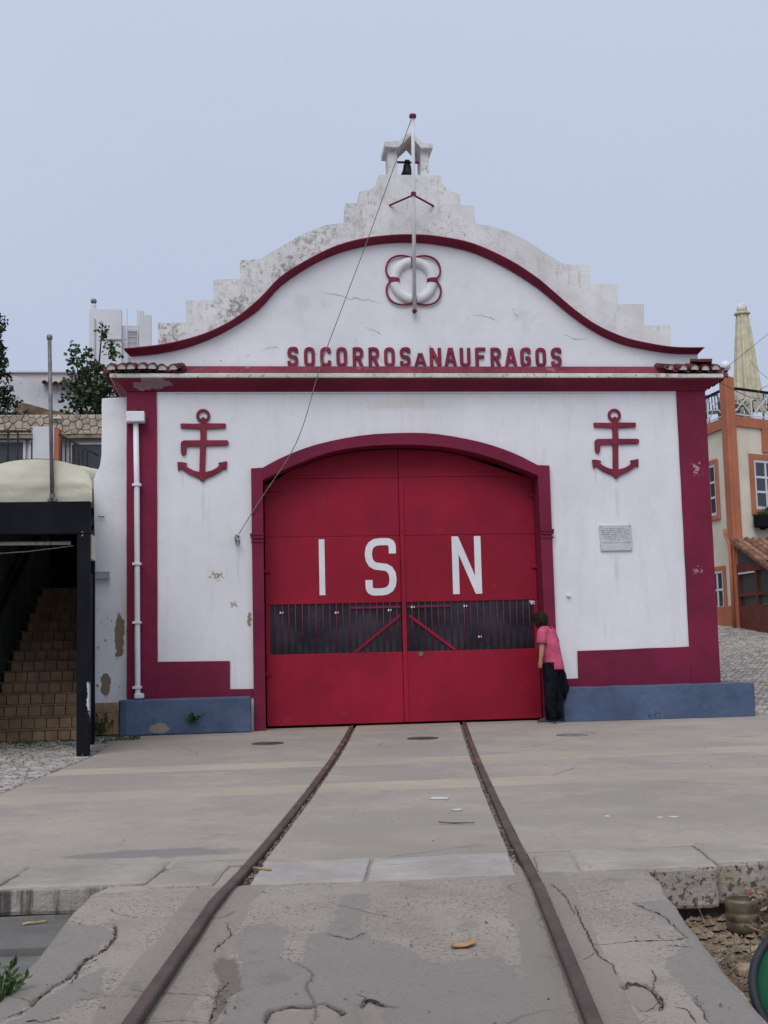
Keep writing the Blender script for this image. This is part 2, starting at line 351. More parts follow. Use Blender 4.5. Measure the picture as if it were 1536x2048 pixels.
M['canvas'] = mat('cream_awning_canvas', (0.62, 0.60, 0.47), 0.8, (1.5, 0.05), (5, 0.2, 0.05), [
    dict(k='n', s=2, lo=0.5, hi=0.7, col=(0.49, 0.475, 0.37), a=0.5)])
M['dark_wall'] = mat('dark_green_wall', (0.045, 0.052, 0.045), 0.8, (2, 0.2), (20, 0.2))
M['ochre'] = mat('ochre_paint', (0.34, 0.14, 0.03), 0.8, (3, 0.1), None)
M['galv'] = mat('galvanised_steel', (0.20, 0.185, 0.185), 0.5, (12, 0.15), (60, 0.1), metal=0.5)
M['greybox'] = mat('grey_plastic', (0.33, 0.345, 0.37), 0.5, (5, 0.05), None)
M['rubblestone'] = mat('fieldstone', (0.46, 0.39, 0.31), 0.95, (7, 0.14), (30, 0.6), [
    dict(k='n', s=14, lo=0.55, hi=0.7, col=(0.27, 0.22, 0.17), a=0.6)], objvar=0.16)
M['mortar'] = mat('wall_mortar', (0.31, 0.25, 0.19), 0.95, (5, 0.15), (30, 0.4))
M['window_frame'] = mat('white_window_frame', (0.66, 0.66, 0.70), 0.5, (3, 0.03), None)
M['glass'] = mat('window_glass', (0.035, 0.042, 0.050), 0.06, None, None, spec=0.6)
M['glass_dark'] = mat('dark_window_glass', (0.055, 0.060, 0.062), 0.25, None, None, spec=0.5)
M['cream'] = mat('cream_wall_paint', (0.73, 0.67, 0.54), 0.88, (1.1, 0.04), (45, 0.15), [
    dict(k='n', s=2, lo=0.55, hi=0.75, col=(0.40, 0.385, 0.335), a=0.4)])
M['orange'] = mat('terracotta_trim_paint', (0.46, 0.165, 0.092), 0.85, (1.3, 0.06), (45, 0.15), [
    dict(k='n', s=3, lo=0.58, hi=0.75, col=(0.29, 0.095, 0.05), a=0.4)])
M['porch_red'] = mat('porch_brown_paint', (0.130, 0.036, 0.024), 0.6, (3, 0.1), (30, 0.1))
M['parasol'] = mat('ivory_parasol_cloth', (0.60, 0.56, 0.40), 0.85, (5, 0.08), (14, 0.2), [
    dict(k='n', s=6, lo=0.58, hi=0.72, col=(0.33, 0.28, 0.19), a=0.55, z=(8.6, 7.6), st=(1, 1, .35))])
M['globe'] = mat('opal_globe', (0.74, 0.74, 0.78), 0.25, None, None, spec=0.5)
M['chair'] = mat('grey_plastic_chair', (0.10, 0.115, 0.13), 0.45, (8, 0.1), None)
M['leaf'] = mat('broad_leaf', (0.070, 0.105, 0.045), 0.5, (6, 0.25), None, [
    dict(k='n', s=7, lo=0.5, hi=0.66, col=(0.030, 0.055, 0.024), a=0.8),
    dict(k='n', s=13, lo=0.58, hi=0.7, col=(0.105, 0.135, 0.05), a=0.7, o=3)], spec=0.45)
M['conifer'] = mat('dark_conifer_foliage', (0.040, 0.050, 0.026), 0.75, (9, 0.3), None, [
    dict(k='n', s=4, lo=0.5, hi=0.65, col=(0.075, 0.055, 0.030), a=0.6)])
M['weed'] = mat('weed_leaf', (0.060, 0.115, 0.028), 0.55, (30, 0.25), None, [
    dict(k='n', s=40, lo=0.5, hi=0.65, col=(0.10, 0.15, 0.05), a=0.6)])
M['bark'] = mat('bark', (0.075, 0.058, 0.045), 0.95, (12, 0.2), (40, 0.5))
M['far_white'] = mat('far_white_wall', (0.66, 0.66, 0.69), 0.9, (0.6, 0.04), (20, 0.1), [
    dict(k='n', s=1.4, lo=0.55, hi=0.75, col=(0.52, 0.52, 0.54), a=0.5)])
M['old_wall'] = mat('stained_whitewash', (0.60, 0.605, 0.64), 0.92, (1.2, 0.05), (20, 0.3), [
    dict(k='n', s=5, lo=0.58, hi=0.68, col=(0.33, 0.33, 0.33), a=0.6, st=(1, 1, .5)),
    dict(k='n', s=14, lo=0.64, hi=0.7, col=(0.18, 0.19, 0.15), a=0.7, z=(7.4, 7.8))])
M['pink_wall'] = mat('pale_pink_wall', (0.60, 0.53, 0.545), 0.9, (0.5, 0.03), None)
M['shade_grey'] = mat('roller_shutter_grey', (0.40, 0.40, 0.41), 0.7, (3, 0.04), None)
M['skin'] = mat('skin', (0.40, 0.215, 0.135), 0.55, (14, 0.06), None)
M['hair'] = mat('dark_brown_hair', (0.030, 0.018, 0.012), 0.75, (40, 0.35), (90, 0.5), [
    dict(k='n', s=30, lo=0.5, hi=0.7, col=(0.060, 0.036, 0.024), a=0.7, st=(1, 1, .3))], spec=0.08)
M['pink_cloth'] = mat('pink_polo_cloth', (0.600, 0.110, 0.205), 0.95, (9, 0.10), (14, 0.7, 0.05), spec=0.1)
M['black_cloth'] = mat('black_trouser_cloth', (0.013, 0.0135, 0.019), 0.95, (9, 0.25), (16, 0.7, 0.05), spec=0.05)
M['sole'] = mat('pale_shoe_sole', (0.33, 0.32, 0.31), 0.8, None, None)
M['shoe'] = mat('grey_shoe_cloth', (0.055, 0.05, 0.05), 0.8, (30, 0.2), None)
M['wood'] = mat('weathered_wood', (0.36, 0.225, 0.125), 0.8, (20, 0.15), (30, 0.3), [
    dict(k='n', s=22, lo=0.5, hi=0.68, col=(0.58, 0.40, 0.25), a=0.6, st=(.4, 1, 1))])
M['stick'] = mat('grey_stick_wood', (0.20, 0.145, 0.095), 0.9, (20, 0.2), (40, 0.4))
M['tub_green'] = mat('green_plastic', (0.014, 0.095, 0.044), 0.4, (3, 0.1), (20, 0.05), [
    dict(k='n', s=6, lo=0.58, hi=0.7, col=(0.035, 0.10, 0.06), a=0.5)])
M['rubber'] = mat('dark_rubber', (0.022, 0.024, 0.034), 0.6, (6, 0.15), (40, 0.1))
M['jar'] = mat('dirty_plastic', (0.135, 0.105, 0.068), 0.3, (9, 0.25), (20, 0.2), [
    dict(k='n', s=12, lo=0.5, hi=0.66, col=(0.09, 0.075, 0.05), a=0.7)], spec=0.5)
M['redcap'] = mat('red_plastic', (0.50, 0.02, 0.02), 0.4, None, None)
M['cast'] = mat('cast_iron_cover', (0.085, 0.075, 0.072), 0.75, (8, 0.2), (50, 0.4), [
    dict(k='n', s=20, lo=0.5, hi=0.66, col=(0.16, 0.13, 0.11), a=0.6)])
M['cast_pale'] = mat('cemented_cover', (0.215, 0.205, 0.20), 0.9, (8, 0.12), (50, 0.4))
M['blue_sticker'] = mat('blue_sticker', (0.08, 0.12, 0.30), 0.5, None, None)
M['paper'] = mat('white_paper_scrap', (0.55, 0.53, 0.51), 0.8, None, None)
M['crackdark'] = mat('crack_dark', (0.062, 0.052, 0.044), 0.97, (20, 0.2), None)  # near-black tone of the slipway crack ribbons
M['plaster_crack'] = mat('plaster_crack_line', (0.42, 0.40, 0.37), 0.97, (20, 0.2), None)  # grey tone of the gable crack ribbons

# ---- measured outlines (metres)
GAB_L = [(-1.265, 5.491), (-0.89, 5.493), (-0.888, 5.806), (-0.531, 5.809), (-0.528, 6.103), (-0.155, 6.107), (-0.152, 6.375), (0.121, 6.392), (0.397, 6.563), (0.642, 6.717), (0.96, 6.859), (1.083, 6.899), (1.304, 6.932), (1.322, 7.206), (1.499, 7.222), (1.51, 7.382), (1.663, 7.414), (1.716, 7.453), (1.757, 7.507), (1.777, 7.56), (1.789, 7.625)]
GAB_R = [(2.667, 7.637), (2.677, 7.577), (2.697, 7.508), (2.74, 7.456), (2.795, 7.404), (2.939, 7.368), (2.947, 7.207), (3.135, 7.202), (3.139, 6.941), (3.364, 6.906), (3.613, 6.832), (3.861, 6.708), (4.197, 6.481), (4.386, 6.366), (4.77, 6.355), (4.758, 6.079), (5.164, 6.082), (5.151, 5.791), (5.53, 5.794), (5.515, 5.489), (5.895, 5.491)]
MOULD_U = [(-1.71, 5.101), (-1.264, 5.149), (-0.882, 5.231), (-0.543, 5.349), (-0.201, 5.539), (0.113, 5.811), (0.388, 6.102), (0.752, 6.341), (1.117, 6.531), (1.484, 6.648), (1.851, 6.706), (2.22, 6.726), (2.589, 6.705), (3.081, 6.606), (3.572, 6.384), (3.938, 6.148), (4.146, 5.972), (4.44, 5.709), (4.735, 5.487), (5.034, 5.336), (5.336, 5.236), (5.844, 5.146), (6.34, 5.137)]
MOULD_D = [(-1.63, 5.019), (-1.271, 5.055), (-0.888, 5.138), (-0.547, 5.268), (-0.203, 5.457), (0.112, 5.684), (0.389, 5.994), (0.754, 6.258), (1.121, 6.449), (1.49, 6.566), (1.859, 6.629), (2.229, 6.646), (2.6, 6.618), (3.094, 6.51), (3.587, 6.274), (3.955, 6.036), (4.164, 5.866), (4.46, 5.612), (4.757, 5.4), (5.057, 5.248), (5.361, 5.157), (5.873, 5.076), (6.277, 5.067)]
ARCH_O = [(0.121, 3.486), (0.415, 3.638), (0.859, 3.799), (1.454, 3.916), (1.992, 3.949), (2.503, 3.931), (3.105, 3.816), (3.557, 3.661), (3.887, 3.492)]
ARCH_I = [(0.118, 3.315), (0.56, 3.518), (1.004, 3.679), (1.45, 3.757), (1.973, 3.784), (2.498, 3.759), (2.949, 3.681), (3.4, 3.541), (3.897, 3.34)]
ANCHOR = [(-0.706, 4.094), (-0.969, 4.098), (-0.969, 4.035), (-0.707, 4.022), (-0.708, 3.869), (-0.93, 3.868), (-0.959, 3.85), (-0.969, 3.82), (-0.967, 3.701), (-0.951, 3.671), (-0.931, 3.662), (-0.907, 3.677), (-0.894, 3.706), (-0.892, 3.778), (-0.878, 3.784), (-0.714, 3.789), (-0.724, 3.44), (-0.787, 3.456), (-0.856, 3.489), (-0.908, 3.525), (-0.882, 3.558), (-0.949, 3.576), (-1.015, 3.576), (-1.004, 3.452), (-0.969, 3.487), (-0.868, 3.415), (-0.723, 3.348), (-0.703, 3.318), (-0.682, 3.305), (-0.66, 3.318), (-0.636, 3.348), (-0.537, 3.388), (-0.454, 3.435), (-0.39, 3.485), (-0.364, 3.458), (-0.351, 3.583), (-0.477, 3.56), (-0.448, 3.536), (-0.483, 3.501), (-0.553, 3.46), (-0.647, 3.437), (-0.633, 3.791), (-0.357, 3.796), (-0.337, 3.81), (-0.329, 3.834), (-0.336, 3.858), (-0.357, 3.867), (-0.626, 3.869), (-0.625, 4.019), (-0.37, 4.032), (-0.366, 4.096), (-0.624, 4.1)]
ANCHOR_RING = [(-0.668, 4.202), (-0.761, 4.202), (-0.723, 4.202)]
ANCHOR_R0 = [(5.011, 4.286), (5.008, 3.291), (4.677, 3.547), (5.335, 3.542)]
ANCHOR_L0 = [(-0.676, 4.295), (-0.683, 3.316), (-1.006, 3.569), (-0.362, 3.564)]
TURRET = [(1.931, 7.651), (1.94, 8.017), (2.066, 8.02), (2.056, 7.646), (1.885, 7.879), (1.927, 8.105), (2.083, 8.112), (2.254, 8.262), (2.417, 8.1), (2.565, 8.092), (2.556, 8.03), (2.515, 7.907), (2.508, 7.654), (2.397, 7.652), (2.411, 8.02), (2.373, 7.873), (2.071, 7.913), (2.252, 8.193), (2.158, 8.129), (2.199, 8), (2.223, 7.939), (2.217, 7.695), (2.117, 7.723)]
POLE = [(2.234, 5.652), (2.232, 5.808)]
POLE_B = [(2.233, 7.219)]
POLE_T = [(2.213, 8.253)]
BRK = [(1.932, 7.182), (2.554, 7.185)]
ROPE = [(2.201, -0.48, 8.219), (1.795, -0.36, 7.144), (1.579, -0.33, 6.566), (1.257, -0.3, 5.734), (0.903, -0.27, 4.808), (0.692, -0.22, 4.102), (0.485, -0.17, 3.636), (0.079, -0.1, 3.042), (-0.205, -0.05, 2.595)]
PIPE = [(-1.55, 4.066), (-1.538, 3.26), (-1.539, 2.213), (-1.541, 1.447), (-1.535, 0.606), (-1.529, 0.477)]
PLAQUE = [(4.73, 2.646), (5.184, 2.647), (5.189, 2.293), (4.742, 2.286)]
BASEW = [(-1.286, 0.94), (-0.342, 0.916), (-0.345, 0.55), (-0.051, 0.542), (4.343, 0.562), (4.359, 0.933), (5.932, 0.95), (4.135, 0.561)]
GRILL = [(0.184, 1.647), (1.996, 1.651), (0.175, 0.994), (1.979, 0.983), (2.079, 1.65), (3.944, 1.654), (3.861, 0.978), (2.061, 0.981), (0.109, 0.029), (1.975, 0.011), (3.909, 0.02), (1.285, 1.598), (1.974, 1.604), (1.341, 0.972), (1.97, 1.467), (2.668, 1.597), (2.095, 1.464), (2.706, 0.986), (0.108, 2.568), (3.994, 2.582), (0.128, 3.09), (4.003, 3.366)]
HINGE = [(0.149, 3.153), (0.156, 2.113), (0.158, 0.727), (3.91, 3.113), (3.929, 2.117)]
RAILL = [(1.301, 0.488), (0.337, -7.04), (0.141, -8.495), (-0.018, -9.684), (-0.093, -10.205), (-0.152, -10.647)]
RAILR = [(2.847, 0.492), (1.785, -6.507), (1.484, -8.861), (1.347, -10.02), (1.272, -10.525), (1.214, -10.907)]
RAILLR = [(-0.148, -10.785, 0.028), (-0.203, -11.002, 0.015), (-0.26, -11.2, 0.003), (-0.306, -11.443, -0.012), (-0.345, -11.715, -0.028), (-0.386, -11.955, -0.042), (-0.409, -12.128, -0.053)]
RAILRR = [(1.189, -11.016, 0.014), (1.166, -11.235, 0.001), (1.143, -11.435, -0.011), (1.108, -11.675, -0.026), (1.067, -11.942, -0.042), (1.03, -12.178, -0.056), (1.001, -12.347, -0.066)]
RE_L = [(-0.745, -10.258), (-0.793, -10.901), (-0.832, -11.461), (-0.865, -11.815)]
RE_R = [(1.836, -10.448), (1.74, -10.998), (1.663, -11.545), (1.595, -12.084), (1.564, -12.376)]
CRACKS = [
  [(-0.584,-10.972), (-0.564,-11.111), (-0.578,-11.268), (-0.643,-11.407), (-0.659,-11.544), (-0.683,-11.620), (-0.714,-11.692), (-0.736,-11.763), (-0.755,-11.865)],
  [(-0.527,-11.830), (-0.548,-11.831), (-0.599,-11.842)],
  [(-0.598,-11.403), (-0.644,-11.464), (-0.651,-11.599), (-0.657,-11.676)],
  [(-0.171,-11.378), (-0.151,-11.276), (-0.111,-11.200), (-0.128,-11.049)],
  [(0.015,-12.118), (0.031,-12.033), (0.097,-12.007), (0.162,-12.009), (0.212,-11.998), (0.245,-12.049), (0.271,-12.093)],
  [(0.328,-12.035), (0.353,-11.988), (0.385,-12.007), (0.405,-12.051), (0.435,-12.079)],
  [(1.572,-11.008), (1.592,-11.110), (1.616,-11.166), (1.630,-11.276), (1.625,-11.377), (1.625,-11.514)],
  [(1.256,-11.540), (1.358,-11.520), (1.440,-11.509), (1.563,-11.523), (1.631,-11.515)],
  [(1.324,-11.004), (1.278,-11.285), (1.246,-11.538), (1.233,-11.684), (1.253,-11.771), (1.233,-11.876)],
  [(1.213,-12.014), (1.250,-11.960), (1.303,-11.979), (1.313,-12.064), (1.311,-12.134), (1.273,-12.210)],
  [(1.375,-11.835), (1.356,-11.937), (1.309,-12.029)],
  [(1.335,-12.184), (1.367,-12.211), (1.347,-12.338)],
  [(1.410,-12.164), (1.406,-12.240), (1.382,-12.343)],
  [(-0.160,-12.083), (-0.146,-11.904), (-0.137,-11.784), (-0.113,-11.712)],
  [(1.305,-10.650), (1.313,-10.924), (1.285,-11.146)],
  [(-0.744,-11.857), (-0.776,-11.943), (-0.816,-11.980)],
  [(-0.642,-11.986), (-0.685,-12.009), (-0.746,-12.017)],
  [(1.513,-11.582), (1.602,-11.627)],
  [(0.265,-11.249), (0.348,-11.327), (0.425,-11.223)],
]
P_GREY = [
  [(-0.123,-11.249), (-0.037,-11.064), (0.054,-11.044), (0.117,-11.171), (0.097,-11.349), (0.083,-11.554), (0.144,-11.619), (0.193,-11.237), (0.268,-11.197), (0.317,-10.981), (0.378,-10.660), (0.495,-10.643), (0.407,-11.139), (0.435,-11.329), (0.531,-11.420), (0.627,-11.670), (0.874,-11.625), (0.910,-11.876), (0.840,-12.321), (0.383,-12.251), (0.388,-12.058), (0.352,-12.002), (0.323,-12.048), (0.310,-12.239), (0.261,-12.232), (0.268,-12.084), (0.162,-12.009), (0.040,-12.026), (-0.002,-12.191), (-0.141,-12.170), (-0.084,-11.842), (-0.062,-11.558)],
  [(1.024,-11.243), (1.153,-11.087), (1.120,-11.392), (0.946,-12.338), (0.825,-12.319), (0.913,-11.824)],
  [(-0.931,-10.913), (-0.635,-10.963), (-0.564,-11.111), (-0.629,-11.380), (-0.683,-11.620), (-0.757,-11.873), (-0.823,-12.022), (-0.972,-11.774)],
  [(1.566,-11.007), (1.740,-10.998), (1.546,-12.430), (1.367,-12.403), (1.406,-12.172), (1.436,-11.801), (1.621,-11.526)],
  [(-0.647,-11.626), (-0.567,-11.504), (-0.531,-11.796), (-0.611,-11.878), (-0.719,-12.080), (-0.814,-12.066)],
]
P_SPALL = [
  [(-0.172,-11.512), (-0.129,-11.403), (-0.072,-11.528), (-0.060,-11.797), (-0.109,-11.862), (-0.143,-12.119), (-0.162,-12.116), (-0.137,-11.784)],
  [(0.039,-12.044), (0.162,-12.018), (0.264,-12.096), (0.261,-12.232), (0.006,-12.192)],
  [(0.334,-12.036), (0.376,-12.015), (0.394,-12.081), (0.383,-12.251), (0.310,-12.239)],
  [(1.237,-11.978), (1.300,-11.988), (1.303,-12.133), (1.268,-12.209), (1.194,-12.207)],
  [(-0.152,-11.244), (-0.095,-11.222), (-0.073,-11.412), (-0.166,-11.397)],
]
MISC = [(0.748, -11.474, -0.043), (-0.847, -11.746, -0.06), (-0.981, 2.771, 0), (-2.001, 0.063, 0), (2.296, -10.403, -0.3), (2.421, -10.116, -0.22), (1.944, -11.39, -0.25), (2.05, -10.649, -0.25)]

# ------------------------------------------------------------------ mesh helpers
WL = {}                                       # world location of every object built

class MB:
    def __init__(s): s.v, s.f = [], []
    def add(s, vs, fs):
        o = len(s.v); s.v += [tuple(p) for p in vs]; s.f += [tuple(i+o for i in f) for f in fs]; return s
    def box(s, x0, x1, y0, y1, z0, z1):
        return s.add([(x0,y0,z0),(x1,y0,z0),(x1,y1,z0),(x0,y1,z0),(x0,y0,z1),(x1,y0,z1),(x1,y1,z1),(x0,y1,z1)],
                     [(0,3,2,1),(4,5,6,7),(0,1,5,4),(1,2,6,5),(2,3,7,6),(3,0,4,7)])
    def loft(s, rings, cap=True, closed=True):
        n = len(rings[0]); vs = [p for r in rings for p in r]; fs = []
        for i in range(len(rings)-1):
            for j in range(n if closed else n-1):
                k = (j+1) % n
                fs.append((i*n+j, i*n+k, (i+1)*n+k, (i+1)*n+j))
        if cap and closed:
            fs.append(tuple(range(n))[::-1]); fs.append(tuple((len(rings)-1)*n+j for j in range(n)))
        return s.add(vs, fs)
    def prism(s, pts, y0, y1):               # XZ outline pushed along Y
        return s.loft([[(x, y0, z) for x, z in pts], [(x, y1, z) for x, z in pts]])
    def prismz(s, pts, z0, z1):
        return s.loft([[(x, y, z0) for x, y in pts], [(x, y, z1) for x, y in pts]])
    def tube(s, path, r, n=8, cap=True):
        path = [Vector(p) for p in path]; rings = []; u = None
        for i, p in enumerate(path):
            t = (path[min(i+1, len(path)-1)] - path[max(i-1, 0)]).normalized()
            if u is None or (u - t*u.dot(t)).length < 1e-3:
                u = t.cross(Vector((0, 0, 1)) if abs(t.z) < 0.95 else Vector((0, 1, 0)))
            u = (u - t*u.dot(t)).normalized(); v = u.cross(t)
            q = r[i] if isinstance(r, (list, tuple)) else r
            rings.append([tuple(p + u*(q*math.cos(2*math.pi*k/n)) + v*(q*math.sin(2*math.pi*k/n))) for k in range(n)])
        return s.loft(rings, cap)
    def bar(s, p, q, wd, hg, up=(0, 0, 1)):  # rectangular bar from p to q
        p, q = Vector(p), Vector(q); t = (q-p).normalized(); up = Vector(up)
        u = t.cross(up).normalized()*wd/2; v = u.cross(t).normalized()*hg/2
        return s.loft([[tuple(c+u+v), tuple(c-u+v), tuple(c-u-v), tuple(c+u-v)] for c in (p, q)])
    def lathe(s, prof, c=(0, 0, 0), n=20, axis=None):
        rings = [[(r*math.cos(2*math.pi*k/n), r*math.sin(2*math.pi*k/n), z) for k in range(n)] for r, z in prof]
        m = Matrix.Identity(3) if axis is None else Vector(axis).to_track_quat('Z', 'Y').to_matrix()
        c = Vector(c)
        return s.loft([[tuple(c + m @ Vector(p)) for p in r] for r in rings])
    def ball(s, c, r, n=12, sq=(1, 1, 1)):
        k = n//2
        prof = [(max(1e-4, math.sin(math.pi*i/k)), -math.cos(math.pi*i/k)) for i in range(k+1)]
        return s.loft([[(c[0]+r*sq[0]*q*math.cos(2*math.pi*j/n), c[1]+r*sq[1]*q*math.sin(2*math.pi*j/n), c[2]+r*sq[2]*z) for j in range(n)] for q, z in prof])
    def strip(s, pts, wd, y0, y1, closed=False):   # ribbon of width wd in the XZ plane pushed along Y
        n = len(pts); P = [Vector((p[0], p[1])) for p in pts]; Lf, Rt = [], []
        for i in range(n):
            a = P[i-1] if (i or closed) else None
            b = P[(i+1) % n] if (i < n-1 or closed) else None
            d1 = (P[i]-a).normalized() if a is not None else None
            d2 = (b-P[i]).normalized() if b is not None else None
            d = ((d1 or d2) + (d2 or d1)).normalized()
            nn = Vector((-d.y, d.x)); k = 1.0
            if d1 and d2: k = 1/max(0.45, nn.dot(Vector((-d1.y, d1.x))))
            Lf.append(P[i]+nn*wd/2*k); Rt.append(P[i]-nn*wd/2*k)
        rings = [[(l.x, y0, l.y), (r.x, y0, r.y), (r.x, y1, r.y), (l.x, y1, l.y)] for l, r in zip(Lf, Rt)]
        if closed: rings.append(rings[0])
        return s.loft(rings, cap=not closed)
    def mesh(s, name, off=(0, 0, 0), smooth=False):
        me = bpy.data.meshes.new(name)
        me.from_pydata([(x-off[0], y-off[1], z-off[2]) for x, y, z in s.v], [], s.f)
        bm = bmesh.new(); bm.from_mesh(me)
        bmesh.ops.recalc_face_normals(bm, faces=bm.faces)
        bm.to_mesh(me); bm.free()
        if smooth: me.polygons.foreach_set('use_smooth', [True]*len(me.polygons))
        return me
    def build(s, name, m, parent=None, loc=None, smooth=False, bev=0, seg=2, auto=None):
        off = WL[parent.name] if parent else Vector(loc or (0, 0, 0))
        me = s.mesh(name, off, smooth)
        me.materials.append(M[m] if isinstance(m, str) else m)
        o = bpy.data.objects.new(name, me); COL.objects.link(o)
        if parent: o.parent = parent
        else: o.location = off
        WL[o.name] = Vector(off)
        if bev:
            b = o.modifiers.new('bevel', 'BEVEL'); b.width = bev; b.segments = seg; b.limit_method = 'ANGLE'; b.angle_limit = R(40)
        return o

def tag(o, label=None, cat=None, group=None, kind=None):
    if label: o['label'] = label
    if cat: o['category'] = cat
    if group: o['group'] = group
    if kind: o['kind'] = kind
    return o
def thing(name, label, cat, loc=(0, 0, 0), group=None):
    o = bpy.data.objects.new(name, None); COL.objects.link(o); o.location = loc
    o.empty_display_size = 0.2; WL[o.name] = Vector(loc)
    return tag(o, label, cat, group)
def clone(o, parent, loc=None, rot=None, name=None):
    c = o.copy(); COL.objects.link(c); c.parent = parent
    if name: c.name = name
    if loc is not None: c.location = Vector(loc) - (WL[parent.name] if parent else Vector())
    if rot is not None: c.rotation_euler = rot
    return c
def roughen(o, step, amp, scale, axes=(1, 1, 1)):
    """subdivide to about `step` and push vertices with noise, so hand-made edges are not straight"""
    me = o.data; bm = bmesh.new(); bm.from_mesh(me)
    bmesh.ops.triangulate(bm, faces=[f for f in bm.faces if len(f.verts) > 4])
    for _ in range(6):
        es = [e for e in bm.edges if e.calc_length() > step]
        if not es or len(bm.verts) > 30000: break
        bmesh.ops.subdivide_edges(bm, edges=es, cuts=1, use_grid_fill=True)
    off = WL[o.name]
    for v in bm.verts:
        p = (v.co + off)*scale; n = mnoise.noise_vector(p)
        v.co += Vector((n.x*amp*axes[0], n.y*amp*axes[1], n.z*amp*axes[2]))
    bm.to_mesh(me); bm.free(); return o
def wob(pts, step=0.12, amp=0.004, seed=0.0):
    out = []
    for i in range(len(pts)):
        a, b = Vector(pts[i]), Vector(pts[(i+1) % len(pts)]); n = max(1, int((b-a).length/step))
        for k in range(n):
            p = a.lerp(b, k/n); q = mnoise.noise_vector((p.x*3.1+seed, p.y*3.1, seed))
            out.append((p.x+q.x*amp, p.y+q.y*amp))
    return out
def cat_rom(pts, sub=4):
    P = [Vector(p) for p in pts]; out = []
    for i in range(len(P)-1):
        a, b, c, d = P[max(i-1, 0)], P[i], P[i+1], P[min(i+2, len(P)-1)]
        for k in range(sub):
            t = k/sub
            out.append(0.5*((2*b)+(c-a)*t+(2*a-5*b+4*c-d)*t*t+(3*b-a-3*c+d)*t**3))
    out.append(P[-1]); return [tuple(p) for p in out]
def rounded(pts, r, closed=False, n=4):
    P = [Vector(p) for p in pts]; out = []; N_ = len(P)
    for i in range(N_):
        if not closed and i in (0, N_-1): out.append(tuple(P[i])); continue
        a, b, c = P[i-1], P[i], P[(i+1) % N_]
        q = min(r, (a-b).length*0.5, (c-b).length*0.5)
        s_, e_ = b+(a-b).normalized()*q, b+(c-b).normalized()*q
        for k in range(n+1):
            t = k/n; out.append(tuple(s_*(1-t)**2 + b*2*t*(1-t) + e_*t*t))
    cl = []
    for p in out:
        if not cl or (Vector(p)-Vector(cl[-1])).length > 1e-4: cl.append(p)
    if closed and (Vector(cl[0])-Vector(cl[-1])).length < 1e-4: cl.pop()
    return cl

GLYPH = {
 'S': [([(1,.76),(1,1),(0,1),(0,.5),(1,.5),(1,0),(0,0),(0,.24)], 0, 1)],
 'O': [([(0,0),(0,1),(1,1),(1,0)], 1, 1)],
 'C': [([(1,.72),(1,1),(0,1),(0,0),(1,0),(1,.28)], 0, 1)],
 'G': [([(1,.74),(1,1),(0,1),(0,0),(1,0),(1,.46),(.5,.46)], 0, 1)],
 'R': [([(0,-.08),(0,1.08)], 0, 0), ([(0,1),(1,1),(1,.47),(0,.47)], 0, 1), ([(.5,.47),(1,-.08)], 0, 0)],
 'A': [([(-.06,-.08),(.42,1.08)], 0, 0), ([(1.06,-.08),(.58,1.08)], 0, 0), ([(.2,.28),(.8,.28)], 0, 0)],
 'N': [([(0,-.08),(0,1.08)], 0, 0), ([(1,-.08),(1,1.08)], 0, 0), ([(.02,1.04),(.98,-.04)], 0, 0)],
 'U': [([(0,1.08),(0,0),(1,0),(1,1.08)], 0, 1)],
 'F': [([(0,-.08),(0,1.08)], 0, 0), ([(0,1),(1.2,1)], 0, 0), ([(0,.52),(1.0,.52)], 0, 0)],
 'I': [([(0,-.06),(0,1.06)], 0, 0)],
}
def letter(ch, x0, x1, z0, z1, t, y_back, y_front, r=0.4, mb=None):
    mb = mb or MB(); iw, ih = (x1-x0-t), (z1-z0-t)
    for k, (pts, closed, rnd) in enumerate(GLYPH[ch]):
        P = [(x0+t/2+x*iw, z0+t/2+z*ih) for x, z in pts]
        if rnd: P = rounded(P, iw*r*1.25, bool(closed))
        mb.strip(P, t, y_front-0.0012*k, y_back, bool(closed))
    return mb

# ------------------------------------------------------------------ the lifeboat house
house = thing('lifeboat_house', 'white lifeboat house with maroon pilasters, stepped curved gable and big red arched door', 'building', (2.33, 0, 0))
XL, XR = -1.672, 6.342
op = [(-0.02, 0.0), (-0.02, 3.40)] + [(x, z+0.07) for x, z in ARCH_I] + [(4.02, 3.40), (4.02, 0.0)]
wall_o = [(XL, 0), (XL, 4.80), (XR, 4.80), (XR, 0), (4.02, 0)] + op[::-1][1:-1] + [(-0.02, 0)]
MB().prism(wall_o, 0.0, 0.32).build('front_wall', 'plaster', house)
MB().box(XL, XL+0.3, 0.322, 9.7, 0, 4.8).build('side_wall', 'plaster', house)
MB().box(XR-0.3, XR, 0.322, 9.7, 0, 4.8).build('side_wall', 'plaster', house)
MB().box(XL, XR, 9.702, 10, 0, 6.2).build('rear_wall', 'plaster', house)
MB().box(XL+.3, XR-.3, 1.6, 1.7, 0, 4.8).build('inner_shade_sheet', 'dark', house)  # near-black sheet, reads as shade through the door gaps
MB().box(XL+.3, XR-.3, 0.61, 1.6, -0.05, 0.004).build('inner_floor', 'dark', house)  # floor in the same near-black, shade put into its colour

